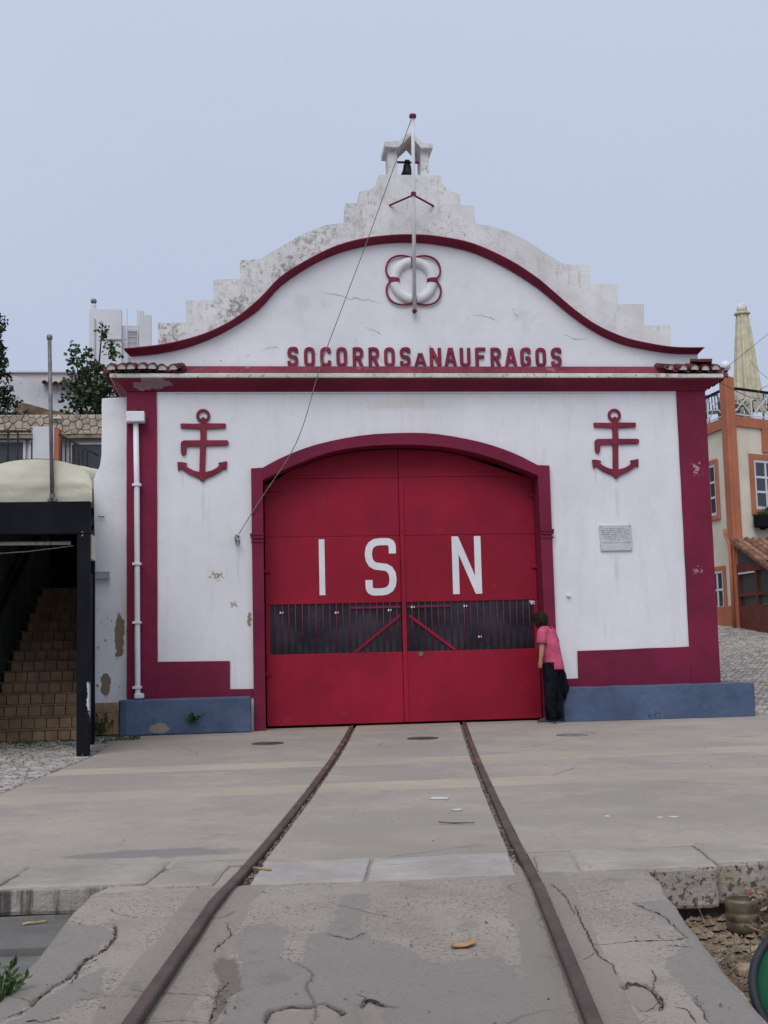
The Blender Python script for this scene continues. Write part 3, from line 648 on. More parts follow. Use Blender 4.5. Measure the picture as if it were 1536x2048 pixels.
# gable: tympanum inside the moulding, lichened stepped parapet above it
MU, MD = cat_rom(MOULD_U, 4), cat_rom(MOULD_D, 4)
mid = [((a[0]+b[0])/2, (a[1]+b[1])/2) for a, b in zip(MU, MD)]
mid_in = [(max(-1.62, min(6.28, x)), z) for x, z in mid]
MB().prism([(-1.62, 4.802)] + mid_in + [(6.28, 4.802)], 0.0, 0.34).build('tympanum', 'tymp', house)
core = [p for p in mid_in if -1.26 < p[0] < 5.89]
par = [(-1.265, core[0][1]+.003)] + GAB_L + GAB_R + [(5.895, core[-1][1]+.003)] + [(x, z+.003) for x, z in core[::-1]]
MB().prism(wob(par, 0.10, 0.007, 2.0), 0.002, 0.36).build('stepped_parapet', 'parapet', house)
# thin caps on every step so the tread edges read
n_ = len(MU); rings = []
for (ux, uz), (dx, dz) in zip(MU, MD):
    def pt(t, y):
        return (dx+(ux-dx)*t, y, dz+(uz-dz)*t)
    j = mnoise.noise((ux*2.2, 0, 0))*0.004
    rings.append([pt(0, 0.02), pt(0, -.028+j), pt(.22, -.036+j), pt(.55, -.075+j), pt(.80, -.118+j), pt(.84, -.135+j), pt(1.0, -.135+j), pt(1.02, 0.02)])
MB().loft(rings).build('gable_moulding', 'maroon_trim', house)

# cornice swept round three sides
def sweep(prof):
    rg = []
    for bx, by, sx_, sy_ in ((XL, 9.9, -1, 0), (XL, 0, -1, -1), (XR, 0, 1, -1), (XR, .16, 1, 0)):
        rg.append([(bx+sx_*o, by+sy_*o, z) for o, z in prof])
    return rg
cor = MB().loft(sweep([(-.05, 4.53), (.012, 4.53), (.028, 4.540), (.045, 4.575), (.085, 4.617), (.15, 4.652), (.188, 4.664), (.188, 4.680), (-.05, 4.680)]))
cor.build('cornice', 'maroon_trim', house)
MB().loft(sweep([(-.04, 4.683), (.205, 4.683), (.212, 4.695), (.212, 4.735), (.19, 4.747), (-.04, 4.752)])).build('cornice_fascia', 'old_white', house)
MB().box(-1.60, 6.26, -0.045, -0.001, 4.758, 4.878).build('red_band', 'band_red', house)
MB().box(-1.28, 5.93, -0.016, -0.001, 4.512, 4.528).build('wall_fillet', 'plaster', house)

# pilasters and base bands (painted, a little proud of the wall)
for x0, x1 in ((XL-.006, -1.284), (5.932, XR+.006)):
    o = MB().prism(wob([(x0, .44), (x0, 4.528), (x1, 4.528), (x1, .44)], .15, .004, x0), -0.028, -0.001).build('pilaster', 'maroon', house)
for x in (XL, XR):
    s_ = -1 if x < 0 else 1
    MB().box(min(x, x+.006*s_)+(-.0 if s_ > 0 else 0), max(x, x+.006*s_), 0.001, 0.45, .44, 4.528).build('pilaster_return', 'maroon', house)
MB().prism(wob([(-1.282, .44), (-1.282, .93), (-.343, .917), (-.345, .547), (-.037, .543), (-.037, .44)], .15, .004), -0.026, -0.001).build('base_band', 'maroon', house)
MB().prism(wob([(4.058, .44), (4.058, .560), (4.350, .565), (4.355, .934), (5.930, .955), (5.930, .44)], .15, .004), -0.026, -0.001).build('base_band', 'maroon', house)

# door surround
AO, AI = cat_rom(ARCH_O, 3), cat_rom(ARCH_I, 3)
MB().prism([(-.036, 0), (-.036, 3.478), (.121, 3.486), (.118, 0)], -0.062, 0.25).build('door_jamb', 'maroon', house, bev=.006)
MB().prism([(4.056, 0), (4.056, 3.484), (3.887, 3.492), (3.903, 0)], -0.062, 0.25).build('door_jamb', 'maroon', house, bev=.006)
MB().prism(AO + [(3.8985, 3.338)] + AI[::-1][1:-1] + [(.1185, 3.316)], -0.064, 0.25).build('door_arch', 'maroon', house, bev=.006)
for xa, xb in ((-.060, .128), (3.894, 4.080)):
    c_ = MB()
    for z0, z1, e in ((2.575, 2.60, .022), (2.535, 2.574, .012), (2.48, 2.50, .008)):
        c_.box(xa+.022-e, xb-.008+e*.3, -0.066-e, -0.02, z0, z1)
    c_.build('jamb_collar', 'maroon', house)

# raised frieze lettering
TXT = [(c_, x) for c_, x in zip('SOCORROS', (68, 154, 238, 322, 407, 490, 572, 655))] + [('a', 735)] + \
      [(c_, x) for c_, x in zip('NAUFRAGOS', (815, 895, 973, 1055, 1137, 1218, 1297, 1379, 1463))]
for ch, px in TXT:
    xc = 0.489 + (px/2.648 + 560 - 577)*0.006974
    if ch == 'a': mb = letter('A', xc-.078, xc+.078, 4.880, 5.078, .040, -0.001, -0.030)
    else:
        hw = .074 if ch not in 'AN' else .080
        mb = letter(ch, xc-hw, xc+hw, 4.880, 5.152, .046, -0.001, -0.032)
    mb.build('frieze_letter', 'letter_red', house, bev=.006, seg=1)

# anchors in relief
def anchor(dx, dz):
    mb = MB().prism([(x+dx, z+dz) for x, z in ANCHOR], -0.034, -0.001)
    mb.prism([(-.702+dx, 4.09+dz), (-.700+dx, 4.165+dz), (-.666+dx, 4.185+dz), (-.634+dx, 4.165+dz), (-.630+dx, 4.09+dz)], -0.0355, -0.0015)
    cx, cz = -.668+dx, 4.202+dz; rg = []
    for k in range(25):
        a = 2*math.pi*k/24; rg.append([(cx+q*math.cos(a), y, cz+q*math.sin(a)) for q, y in ((.057, -.0005), (.094, -.0005), (.094, -.032), (.057, -.032))])
    mb.loft(rg, cap=False)
    return mb.build('anchor_emblem', 'letter_red', house, bev=.005, seg=1)
anchor(0, 0); anchor(5.687, -.012)

# lifebuoy in relief
LX, LZ = 2.238, 6.102
def torus(r0_, rt, a0, a1, n, y):
    rg = []
    for k in range(n+1):
        a = a0+(a1-a0)*k/n; rg.append([(LX+(r0_+rt*math.cos(b))*math.cos(a), y+rt*.92*math.sin(b), LZ+(r0_+rt*math.cos(b))*math.sin(a)) for b in [2*math.pi*q/14 for q in range(14)]])
    return rg
buoy = MB().loft(torus(.268, .070, 0, 2*math.pi, 40, -.005), cap=False).build('lifebuoy_relief', 'tymp', house, smooth=True)
for k in range(4):
    MB().loft(torus(.268, .077, k*math.pi/2-.115, k*math.pi/2+.115, 6, -.006)).build('buoy_band', 'letter_red', buoy, smooth=True)
lp = [(-.345, .034), (-.372, .075), (-.386, .123), (-.384, .185), (-.362, .246), (-.330, .290), (-.287, .321), (-.235, .342), (-.171, .352), (-.100, .344), (-.036, .328)]
for sx_, sz_ in ((1, 1), (-1, 1), (1, -1), (-1, -1)):
    MB().tube([(LX+x*sx_*.985, -.028, LZ+z*sz_) for x, z in lp], .0145, 6).build('grab_rope', 'letter_red', buoy, smooth=True)

# bell turret
tur = MB().box(1.935, 2.062, .05, .40, 7.628, 8.04).build('turret_pillar', 'parapet', house, bev=.008)
MB().box(2.398, 2.512, .05, .40, 7.638, 8.04).build('turret_pillar', 'parapet', house, bev=.008)
MB().prism([(1.885, 8.025), (1.885, 8.105), (2.083, 8.112), (2.254, 8.268), (2.417, 8.102), (2.567, 8.093), (2.567, 8.022), (2.400, 8.012), (2.254, 8.192), (2.070, 8.015)], -.03, .48).build('turret_cap', 'parapet', house, bev=.006)
MB().tube([(2.064, .22, 7.905), (2.396, .22, 7.905)], .018, 8).build('bell_bar', 'maroon_trim', house)

# roof behind the gable, barrel tiles along both eaves
sl_ = (6.28-4.86)/(2.33+1.95)
for s_ in (-1, 1):
    ex, rx = 2.33+s_*4.24, 2.33
    MB().loft([[(ex, y, 4.83), (rx+.001*s_, y, 6.25), (rx+.001*s_, y, 6.17), (ex, y, 4.808)] for y in (.365, 10.2)]).build('roof_slope', 'tile_clay', house)
def barrel(r, ln, n=7, flip=False, th=.012):
    rg = []
    for y in (0, ln):
        k_ = 1 - .12*y/ln; ring = []
        for q in range(n+1):
            a = math.pi*q/n; ring.append((r*k_*math.cos(a), y, (-1 if flip else 1)*r*k_*math.sin(a)))
        for q in range(n, -1, -1):
            a = math.pi*q/n; ring.append(((r-th)*k_*math.cos(a), y, (-1 if flip else 1)*(r-th)*k_*math.sin(a)))
        rg.append(ring)
    return rg
cover_me = MB().loft(barrel(.070, .30)).mesh('roof_tile'); cover_me.materials.append(M['tile_red'])
chan_me = MB().loft(barrel(.062, .30, flip=True)).mesh('roof_tile'); chan_me.materials.append(M['tile_red'])
fill_me = MB().lathe([(.0005, 0), (.056, 0), (.050, .05), (.0005, .05)], n=16, axis=(0, 1, 0))
fill_me.v = [(x, y, max(z, -.012)) for x, y, z in fill_me.v]
fill_me = fill_me.mesh('mortar_fill'); fill_me.materials.append(M['old_white'])
def mesh_obj(name, me, parent, loc, rot=(0, 0, 0)):
    o = bpy.data.objects.new(name, me); COL.objects.link(o); o.parent = parent
    o.location = Vector(loc) - WL[parent.name]; o.rotation_euler = rot; WL[o.name] = Vector(loc); return o
front_x = [-1.86, -1.72, -1.60, -1.455, -1.325, -1.19, -1.05] + [5.79, 5.955, 6.125, 6.285, 6.43]
for i, x in enumerate(front_x):
    rz = random.uniform(-.10, .10); dz = random.uniform(-.008, .008)
    if i in (6,): rz = -.35
    if i == 7: rz = .4
    t = mesh_obj('roof_tile', cover_me, house, (x, -.262+random.uniform(-.02, .02), 4.792+dz), (R(17), random.uniform(-.06, .06), rz))
    f = bpy.data.objects.new('mortar_fill', fill_me); COL.objects.link(f); f.parent = t; f.location = (0, .012, .004)
    mesh_obj('roof_tile', chan_me, house, (x+.075, -.235, 4.818+dz), (R(15), 0, rz*.5))
# a loose corner tile on the right
mesh_obj('roof_tile', cover_me, house, (6.40, -.20, 4.885), (R(6), R(8), R(72)))
side_me = MB().loft(barrel(.095, .48)).mesh('roof_tile'); side_me.materials.append(M['tile_red'])
sidec_me = MB().loft(barrel(.085, .48, flip=True)).mesh('roof_tile'); sidec_me.materials.append(M['tile_red'])
for s_ in (-1, 1):
    for k in range(26):
        y = .12 + k*.21
        mesh_obj('roof_tile', side_me, house, (2.33+s_*((4.40 if s_ > 0 else 4.30)+random.uniform(-.02, .02)), y, (4.735 if s_ > 0 else 4.79)+random.uniform(-.008, .008)), (R(16), 0, R(90)*s_))
        if k % 2 == 0 or s_ > 0:
            mesh_obj('roof_tile', sidec_me, house, (2.33+s_*(4.37 if s_ > 0 else 4.27), y+.105, 4.782 if s_ > 0 else 4.83), (R(16), 0, R(90)*s_))

# downpipe with hopper
dp = MB().box(-1.672, -1.432, -.20, -.032, 4.095, 4.236).build('downpipe', 'pipe', house, bev=.012)
q = MB().tube([(-1.552, -.105, 4.09), (-1.540, -.10, 3.26), (-1.538, -.10, 2.2), (-1.537, -.10, 1.4), (-1.533, -.10, .53), (-1.530, -.10, .50)], .037, 12)
q.build('pipe', 'pipe', dp, smooth=True)
MB().box(-1.575, -1.452, -.155, -.045, .462, .53).build('pipe_foot', 'pipe', dp, bev=.015)
MB().ball((-1.545, -.11, 4.245), .05, 10).build('hopper_strainer', 'iron', dp)
for z in (3.26, 2.213, 1.447, .606):
    MB().box(-1.598, -1.482, -.148, -.03, z-.016, z+.016).build('bracket', 'pipe', dp, bev=.004)

# wall odds: hook with rope tail, little white box, small spike
hk = MB().tube([(-.21, 0, 2.57), (-.21, -.05, 2.57), (-.235, -.06, 2.55), (-.25, -.05, 2.52), (-.235, -.045, 2.49)], .010, 6).build('wall_hook', 'iron', house)
MB().box(4.235, 4.285, -.035, -.001, 1.675, 1.700).build('wall_fitting', 'pipe', house)

# ---- the two door leaves
DY = 0.27
def arch_top(x):
    P = AI
    for (xa, za), (xb, zb) in zip(P, P[1:]):
        if xa <= x <= xb: return za+(zb-za)*(x-xa)/(xb-xa)
    return P[0][1] if x < P[0][0] else P[-1][1]
def leaf(xa, xb, left):
    root = MB().box(xa+.02, xb-.02, DY+.034, DY+.05, .04, 3.3).build('door_leaf', 'door', house)
    tag(root, 'left red sheet metal leaf lettered I S' if left else 'right red sheet metal leaf lettered N')
    zt = 3.375 if left else 3.385
    n = 18; top = []
    for k in range(n+1):
        x = xa+(xb-xa)*k/n; z = arch_top(x)-.006
        if left and x < .42: z = min(z, 3.290+(x-xa)*.47)
        if not left and x > 3.70: z = min(z, 3.395)
        top.append((x, z))
    if left: tp = [(xa, 3.20), (xa, 3.286)] + top[1:] + [(xb, zt+.003), (xa+.245, zt+.003), (xa+.225, 3.20)]
    else: tp = [(xa, zt+.003)] + top + [(xb, zt+.003)]
    MB().prism(tp, DY-.002, DY+.03).build('top_sheet', 'door', root, bev=.004)
    zs = [(2.574, zt), (1.654, 2.570)]
    for i, (z0, z1) in enumerate(zs):
        x0 = xa+.225 if (left and i == 0) else xa
        if left and i == 0:
            MB().prism([(xa, z0), (xa, 3.197), (xa+.222, 3.197), (xa+.242, zt), (xb, zt), (xb, z0)], DY, DY+.03).build('door_sheet', 'door', root, bev=.004)
        else:
            MB().box(x0, xb, DY, DY+.03, z0, z1).build('door_sheet', 'door', root, bev=.004)
    MB().box(xa, xb, DY-.001, DY+.03, .030, .982).build('bottom_sheet', 'door', root, bev=.004)
    ex = xa+.055 if left else xb-.06
    MB().box(min(xa if left else ex, ex if left else xb), max(xa if left else ex, ex if left else xb), DY-.0005, DY+.03, .984, 1.652).build('stile', 'door', root)
    b0, b1 = (ex, xb-.003) if left else (xa+.065, ex)
    MB().box(b0+.001, b1-.001, DY+.020, DY+.032, .985, 1.651).build('backing_sheet', 'backing', root)
    rod = MB().tube([(0, DY+.004, .984), (0, DY+.004, 1.652)], .0075, 6).mesh('bar', (0, 0, 0), True); rod.materials.append(M['bar'])
    cnt = 19
    for k in range(cnt):
        x = b0 + (b1-b0)*(k+.78)/(cnt+.45)
        mesh_obj('bar', rod, root, (x+random.uniform(-.004, .004), 0, 0))
    if left:
        MB().box(1.285, 1.975, DY-.004, DY+.012, 1.578, 1.606).build('cross_bar', 'bar', root)
        MB().bar((1.335, DY-.002, .988), (1.965, DY-.002, 1.475), .012, .034, (0, 0, 1)).build('brace', 'door', root)
    else:
        MB().box(2.07, 2.668, DY-.004, DY+.012, 1.578, 1.606).build('cross_bar', 'bar', root)
        MB().bar((2.095, DY-.002, 1.468), (2.715, DY-.002, .992), .012, .034, (0, 0, 1)).build('brace', 'door', root)
        MB().box(1.993, 2.052, DY-.022, DY-.003, .035, 3.36).build('meeting_strip', 'door', root, bev=.004)
        MB().lathe([(.0005, 0), (.033, 0), (.033, .012), (.0005, .012)], (2.24, DY-.003, .945), 14, (0, -1, 0)).build('latch_plate', 'galv', root)
        MB().prism([(3.78, 1.618), (3.785, 1.650), (3.86, 1.628), (3.80, 1.600)], DY-.004, DY+.002).build('flag_sticker', 'white_letter', root)
        MB().prism([(3.785, 1.622), (3.788, 1.640), (3.82, 1.632)], DY-.0055, DY-.0042).build('sticker_emblem', 'blue_sticker', root)
    for z in ((3.153, 2.113, .727) if left else (3.113, 2.117)):
        hx = (xa-.01, xa+.07) if left else (xb-.07, xb+.01)
        MB().box(hx[0], hx[1], DY-.030, DY-.0025, z-.022, z+.022).build('hinge', 'door', root)
    for x, z in ([(.355, 1.545), (1.105, 1.53), (1.83, 1.55)] if left else [(2.15, 1.585), (2.88, 1.585), (3.07, 1.16), (3.83, 1.60)]):
        MB().box(x-.028, x-.010, DY-.006, DY+.006, z-.014, z+.014).build('cable_tie', 'white_letter', root)
        MB().box(x+.008, x+.020, DY-.006, DY+.006, z-.010, z+.012).build('cable_tie', 'white_letter', root)
    return root
lf = leaf(.138, 1.990, True)
rf = leaf(1.996, 3.895, False)
MB().box(.872, .950, DY-.004, DY-.0005, 1.772, 2.535).build('letter', 'white_letter', lf)
letter('S', 1.502, 1.932, 1.752, 2.540, .098, DY-.0005, DY-.004, r=.42).build('letter', 'white_letter', lf)
letter('N', 2.712, 3.118, 1.760, 2.540, .092, DY-.0005, DY-.004).build('letter', 'white_letter', rf)

# ------------------------------------------------------------------ things on the facade
bell = thing('bell', 'small dark bronze bell hanging in the gable turret', 'bell', (2.225, .22, 7.69))
MB().lathe([(.0005, 7.715), (.070, 7.715), (.086, 7.722), (.088, 7.738), (.072, 7.762), (.060, 7.80), (.055, 7.845), (.048, 7.875), (.022, 7.888), (.020, 7.903), (.0005, 7.903)], (2.225, .22, 0), 22).build('bell_body', 'bronze', bell, smooth=True)
MB().box(2.190, 2.262, .185, .255, 7.893, 7.938).build('headstock', 'bronze', bell, bev=.012)
MB().tube([(2.235, .22, 7.74), (2.235, .22, 7.675)], .007, 6).build('clapper', 'iron', bell)

pole = thing('flagpole', 'white flagpole with maroon fittings mounted in front of the gable', 'flagpole', (2.234, -.07, 5.66))
def pp(z): 
    t = (z-5.655)/(7.219-5.655); return (2.234-.0085*t, -.085-.265*t, z)
MB().tube([pp(5.665), pp(8.235)], [.027, .024], 12).build('pole', 'white_metal', pole, smooth=True)
MB().lathe([(.0005, 0), (.045, .0), (.050, .02), (.045, .045), (.0005, .048)], pp(8.232), 14).build('cap', 'maroon_trim', pole)
MB().ball(pp(5.650), .036, 10).build('foot_knob', 'maroon_trim', pole)
MB().tube([pp(5.658), (2.234, 0, 5.645)], .014, 8).build('foot_bracket', 'maroon_trim', pole)
MB().lathe([(.030, -.028), (.036, -.026), (.036, .026), (.030, .028)], pp(7.215), 12).build('collar', 'maroon_trim', pole)
for x in (1.932, 2.554):
    a = pp(7.205); MB().tube([a, (x, 0.001, 7.185)], .014, 8).build('stay_bracket', 'maroon_trim', pole)
rp_ = cat_rom(ROPE, 3)
tag(MB().tube(rp_, .0058, 6).build('halyard_rope', 'rope', smooth=True), 'thin grey halyard slanting from the flagpole top to a wall hook', 'rope')
tag(MB().tube([(-.245+.022*math.cos(a)+.002*a, -.055-.004*a, 2.545+.05*math.sin(a)-.006*a) for a in [k*.6 for k in range(26)]], .007, 6).build('rope_coil', 'rope', smooth=True), 'knotted rope end bundled round the iron hook beside the door', 'rope')

pq = thing('marble_plaque', 'pale marble plaque with lines of engraved text on the white wall', 'plaque', (4.96, 0, 2.47))
pb = MB().prism([(4.742, 2.292), (4.732, 2.648), (5.184, 2.650), (5.189, 2.296)], -.026, -.001).build('slab', 'marble', pq, bev=.003)
tx = MB()
lines = [(2.602, 4.82, 5.10), (2.575, 4.755, 5.165), (2.548, 4.765, 5.155), (2.521, 4.758, 5.168), (2.495, 4.80, 5.13), (2.469, 4.80, 5.135), (2.443, 4.88, 5.07), (2.405, 4.775, 5.165)]
for z, xa, xb in lines:
    x = xa
    while x < xb:
        for _ in range(random.choice((2, 3, 4, 5, 7))):
            if x > xb-.008: break
            k = random.random()
            tx.box(x, x+.0025, -.0275, -.0262, z-.007, z+.007)
            if k < .6: tx.box(x+.003, x+.0065, -.0275, -.0262, z+.0045, z+.007)
            if k > .3: tx.box(x+.003, x+.0065, -.0275, -.0262, z-.007, z-.0045)
            if k > .5: tx.box(x+.007, x+.0090, -.0275, -.0262, z-.007, z+.007)
            x += .0125
        x += .012
tag(tx.build('engraved_text', 'ink', pq), kind='stuff')
for x, z in ((4.752, 2.632), (5.165, 2.634), (4.765, 2.312), (5.172, 2.316)):
    MB().lathe([(.0005, 0), (.006, 0), (.005, .004), (.0005, .005)], (x, -.026, z), 8, (0, -1, 0)).build('screw', 'iron', pq)

# ledges
lg = MB().prismz([(-1.745, -.001), (-1.775, -.10), (-1.74, -.275), (-1.66, -.31), (-.075, -.285), (-.072, -.001)], 0, .452).build('concrete_ledge', 'blue', loc=(-.9, -.15, 0), bev=.03, seg=3)
roughen(lg, .14, .008, 5)
tag(lg, 'short blue painted concrete ledge left of the red door', 'ledge', 'blue concrete ledges')
lg = MB().prismz([(4.072, -.001), (4.075, -.26), (4.3, -.285), (6.70, -.285), (6.725, -.25), (6.47, 1.15), (6.35, 1.15), (6.35, -.001)], 0, .452).build('concrete_ledge', 'blue', loc=(5.4, -.15, 0), bev=.03, seg=3)
roughen(lg, .14, .008, 5)
tag(lg, 'long blue painted concrete ledge running right and round the corner', 'ledge', 'blue concrete ledges')

# hairline cracks in the gable plaster
pc = MB()
for pl in ([(.95, 5.92), (1.15, 5.90), (1.35, 5.84), (1.62, 5.83), (1.86, 5.76)], [(3.05, 5.62), (3.22, 5.60), (3.35, 5.57), (3.42, 5.52)], [(.1, 5.10), (.28, 5.16), (.4, 5.12)], [(1.55, 5.42), (1.72, 5.38), (1.8, 5.30)], [(3.6, 5.75), (3.7, 5.6), (3.66, 5.5)], [(4.35, 5.35), (4.5, 5.28), (4.72, 5.27)]):
    P = [Vector(p) for p in pl]; pts = []
    for a, b in zip(P, P[1:]):
        for k in range(8): pts.append(a.lerp(b, k/8)+Vector((random.gauss(0, .006), random.gauss(0, .008))))
    N_ = len(pts); o = len(pc.v); wv = [.007*random.uniform(.3, 1.2)*math.sin(math.pi*(k+.5)/N_) for k in range(N_)]
    pc.v += [(p.x, -.0016, p.y+w_) for p, w_ in zip(pts, wv)]+[(p.x, -.0016, p.y-w_) for p, w_ in zip(pts, wv)]
    pc.f += [(o+k, o+k+1, o+N_+k+1, o+N_+k) for k in range(N_-1)]
stuff_o = pc.build('plaster_cracks', 'plaster_crack', house); stuff_o['kind'] = 'stuff'

# ------------------------------------------------------------------ ground, slipway, quay edge, rails
def struct(o): o['kind'] = 'structure'; return o
def stuff(o): o['kind'] = 'stuff'; return o
def zr(y): return 0.0 if y > -10.75 else -0.06*(-10.75-y)
struct(MB().add([(-500, -500, -1.7), (500, -500, -1.7), (500, 500, -1.7), (-500, 500, -1.7)], [(0, 1, 2, 3)]).build('ground', 'earth'))

RL = RAILL + [(x, y) for x, y, z in RAILLR]
RR_ = RAILR + [(x, y) for x, y, z in RAILRR]
def smooth_line(P, xy_to=-20):
    ys = np.array([p[1] for p in P]); xs = np.array([p[0] for p in P])
    return np.polyfit(ys, xs, 2)
KL, KR = smooth_line(RL), smooth_line(RR_)
def xl(y):
    return float(np.polyval(KL, max(y, -12.4))) + (0 if y > -12.4 else .16*(y+12.4))
def xr(y):
    return float(np.polyval(KR, max(y, -12.4))) + (0 if y > -12.4 else .16*(y+12.4))
def xbnd(y):            # edge between the concrete apron and the cobbles on the left
    pts = [(.6, -1.69), (-.9, -1.70), (-3.26, -1.72), (-6.33, -2.0), (-9.9, -2.5)]
    for (ya, xa), (yb, xb) in zip(pts, pts[1:]):
        if yb <= y <= ya: return xa+(xb-xa)*(y-ya)/(yb-ya)
    return -2.5
apron = struct(MB().box(-3, 12.5, -9.78, .6, -.55, -.12).build('concrete_apron', 'wall_low'))
YB = [.60, -1.05, -4.42, -5.0, -6.36, -6.92, -9.80]
for col_ in range(3):
    for i in range(len(YB)-1):
        ya, yb = YB[i], YB[i+1]; n = 8
        if col_ == 2 and i == 1: pass
        def xa(y): return (xbnd(y) if col_ == 0 else (xl(y)+.058 if col_ == 1 else xr(y)+.031))
        def xb(y): return (xl(y)-.031 if col_ == 0 else (xr(y)-.058 if col_ == 1 else 12.4))
        ys_ = [ya-.003+(yb-ya+.006)*k/n for k in range(n+1)]
        out = [(xa(y)+mnoise.noise((y*4, col_, 0))*.006, y) for y in ys_] + [(xb(y)+mnoise.noise((y*4, col_, 9))*.006, y) for y in ys_[::-1]]
        o = MB().prismz(out, -.12, random.uniform(-.0025, .0015)).build('concrete_slab', 'apron_strip' if i in (2, 4) else 'apron', apron, bev=.004, seg=1)

# slipway: fine sheet in view, coarse further down
ys = np.concatenate([np.arange(-10.36, -12.75, -.009), np.arange(-12.78, -14, -.06), np.arange(-14, -24, -.5)])
def xe_l(y):
    P = RE_L
    if y >= P[0][1]: return P[0][0]
    for (x0, y0), (x1, y1) in zip(P, P[1:]):
        if y1 <= y <= y0: return x0+(x1-x0)*(y-y0)/(y1-y0)
    return P[-1][0]+.1*(y-P[-1][1])
def xe_r(y):
    P = RE_R
    if y >= P[0][1]: return P[0][0]
    for (x0, y0), (x1, y1) in zip(P, P[1:]):
        if y1 <= y <= y0: return x0+(x1-x0)*(y-y0)/(y1-y0)
    return P[-1][0]+.12*(y-P[-1][1])
nx = 300
XX = np.zeros((len(ys), nx)); YY = np.zeros_like(XX)
for i, y in enumerate(ys):
    a_, b_ = xe_l(y)+.010*mnoise.noise((0, y*5, 3)), xe_r(y)+.010*mnoise.noise((0, y*5, 8))
    XX[i] = np.linspace(a_, b_, nx); YY[i] = y
ZZ = np.array([zr(y) for y in ys])[:, None] + np.zeros_like(XX)
P2 = np.stack([XX, YY], -1).reshape(-1, 2)
nz2 = np.array([[mnoise.noise((x*14, y*14, 0)), mnoise.noise((x*14, y*14, 7))] for x, y in P2])
nb = np.array([mnoise.noise((x*3, y*3, 2)) for x, y in P2])
nf = np.array([mnoise.noise((x*38, y*38, 4)) for x, y in P2])
Q2 = P2 + nz2*.012
def seg_dist(P, pl):
    d = np.full(len(P), 9.0)
    for a, b in zip(pl, pl[1:]):
        a, b = np.array(a), np.array(b); ab = b-a
        t = np.clip(((P-a)@ab)/(ab@ab), 0, 1)
        d = np.minimum(d, np.hypot(*(P-a-t[:, None]*ab).T))
    return d
def inside(P, poly):
    c = np.zeros(len(P), bool); n = len(poly)
    for i in range(n):
        (x0, y0), (x1, y1) = poly[i], poly[(i+1) % n]
        if y0 == y1: continue
        hit = ((y0 > P[:, 1]) != (y1 > P[:, 1])) & (P[:, 0] < (x1-x0)*(P[:, 1]-y0)/(y1-y0)+x0)
        c ^= hit
    return c
def soft(poly, wd=.03):
    ins = inside(Q2, poly); d = seg_dist(Q2, list(poly)+[poly[0]])
    return np.clip(.5+np.where(ins, d, -d)/wd*.5, 0, 1)
grey = np.max([soft(p) for p in P_GREY], 0)
spall = np.max([soft(p, .02) for p in P_SPALL], 0)
dirt = soft(P_SPALL[0], .05)
Q3 = P2 + nz2*.010
cw = np.full(len(P2), 0.0)
for i, pl in enumerate(CRACKS):
    d = seg_dist(Q3, pl)
    wd = (.0055 + .003*nb + .002*nz2[:, 0]) * (1.25 if i in (0, 4, 5, 9) else .7)
    cw = np.maximum(cw, np.clip(1.35-d/np.maximum(wd, .003), 0, 1)*(1.0 if i in (0, 4, 5, 9) else .35))
    dirt = np.maximum(dirt, np.clip(1-d/.018, 0, 1)*.55)  # also darkens a narrow band beside each crack
# a few hairline cracks invented from noise contours, as old cement has
hl = np.abs(np.array([mnoise.noise((x*1.7+5, y*1.7, 11)) for x, y in P2]))
cw = np.maximum(cw, np.where(nb > .12, np.clip(1-hl/.006, 0, .55), 0))
dl = np.abs(P2[:, 0]-np.array([xl(y) for y in P2[:, 1]])); dr = np.abs(P2[:, 0]-np.array([xr(y) for y in P2[:, 1]]))
mort = np.clip((.17-np.minimum(dl, dr)+.03*nb)/.03, 0, 1)
dirt = np.maximum(dirt, np.clip(1-np.maximum(np.minimum(dl, dr)-.03, 0)/.022, 0, 1)*.75)
z = ZZ.reshape(-1) + nb*.008 + nf*.0028*(1-.75*grey)*(1-.8*mort) + grey*.003 - spall*(.013+nf*.006) - cw*.013 + mort*.004
z -= np.clip(1-(P2[:, 1]+10.75+.4)/.4, 0, 1)*0
edge = np.minimum(np.abs(P2[:, 0]-np.array([xe_l(y) for y in P2[:, 1]])), np.abs(P2[:, 0]-np.array([xe_r(y) for y in P2[:, 1]])))
z -= np.clip(1-edge/.02, 0, 1)*.008
V = [(float(a), float(b), float(c)) for (a, b), c in zip(P2, z)]
Fq = []
for i in range(len(ys)-1):
    for j in range(nx-1):
        Fq.append((i*nx+j, (i+1)*nx+j, (i+1)*nx+j+1, i*nx+j+1))
n0 = len(V)
# side skirts
for j in (0, nx-1):
    o_ = len(V)
    for i in range(len(ys)):
        x, y, zz = V[i*nx+j]; V.append((x, y, -1.3))
    for i in range(len(ys)-1):
        Fq.append((i*nx+j, (i+1)*nx+j, o_+i+1, o_+i))
me = bpy.data.meshes.new('slipway'); me.from_pydata(V, [], Fq)
pad = np.zeros(len(V)-n0)
for nm, arr in (('grey', grey), ('spall', spall), ('dirt', dirt), ('crack', cw), ('mort', mort)):
    at = me.attributes.new(nm, 'FLOAT', 'POINT'); at.data.foreach_set('value', np.concatenate([arr, pad]).astype(np.float32))
bm = bmesh.new(); bm.from_mesh(me); bmesh.ops.recalc_face_normals(bm, faces=bm.faces); bm.to_mesh(me); bm.free()
me.polygons.foreach_set('use_smooth', [True]*len(me.polygons))
me.materials.append(M['ramp'])
slip = struct(bpy.data.objects.new('slipway', me)); COL.objects.link(slip); WL[slip.name] = Vector()
bm_ = me.polygons[len(me.polygons)//3].normal
if bm_.z < 0: me.flip_normals()

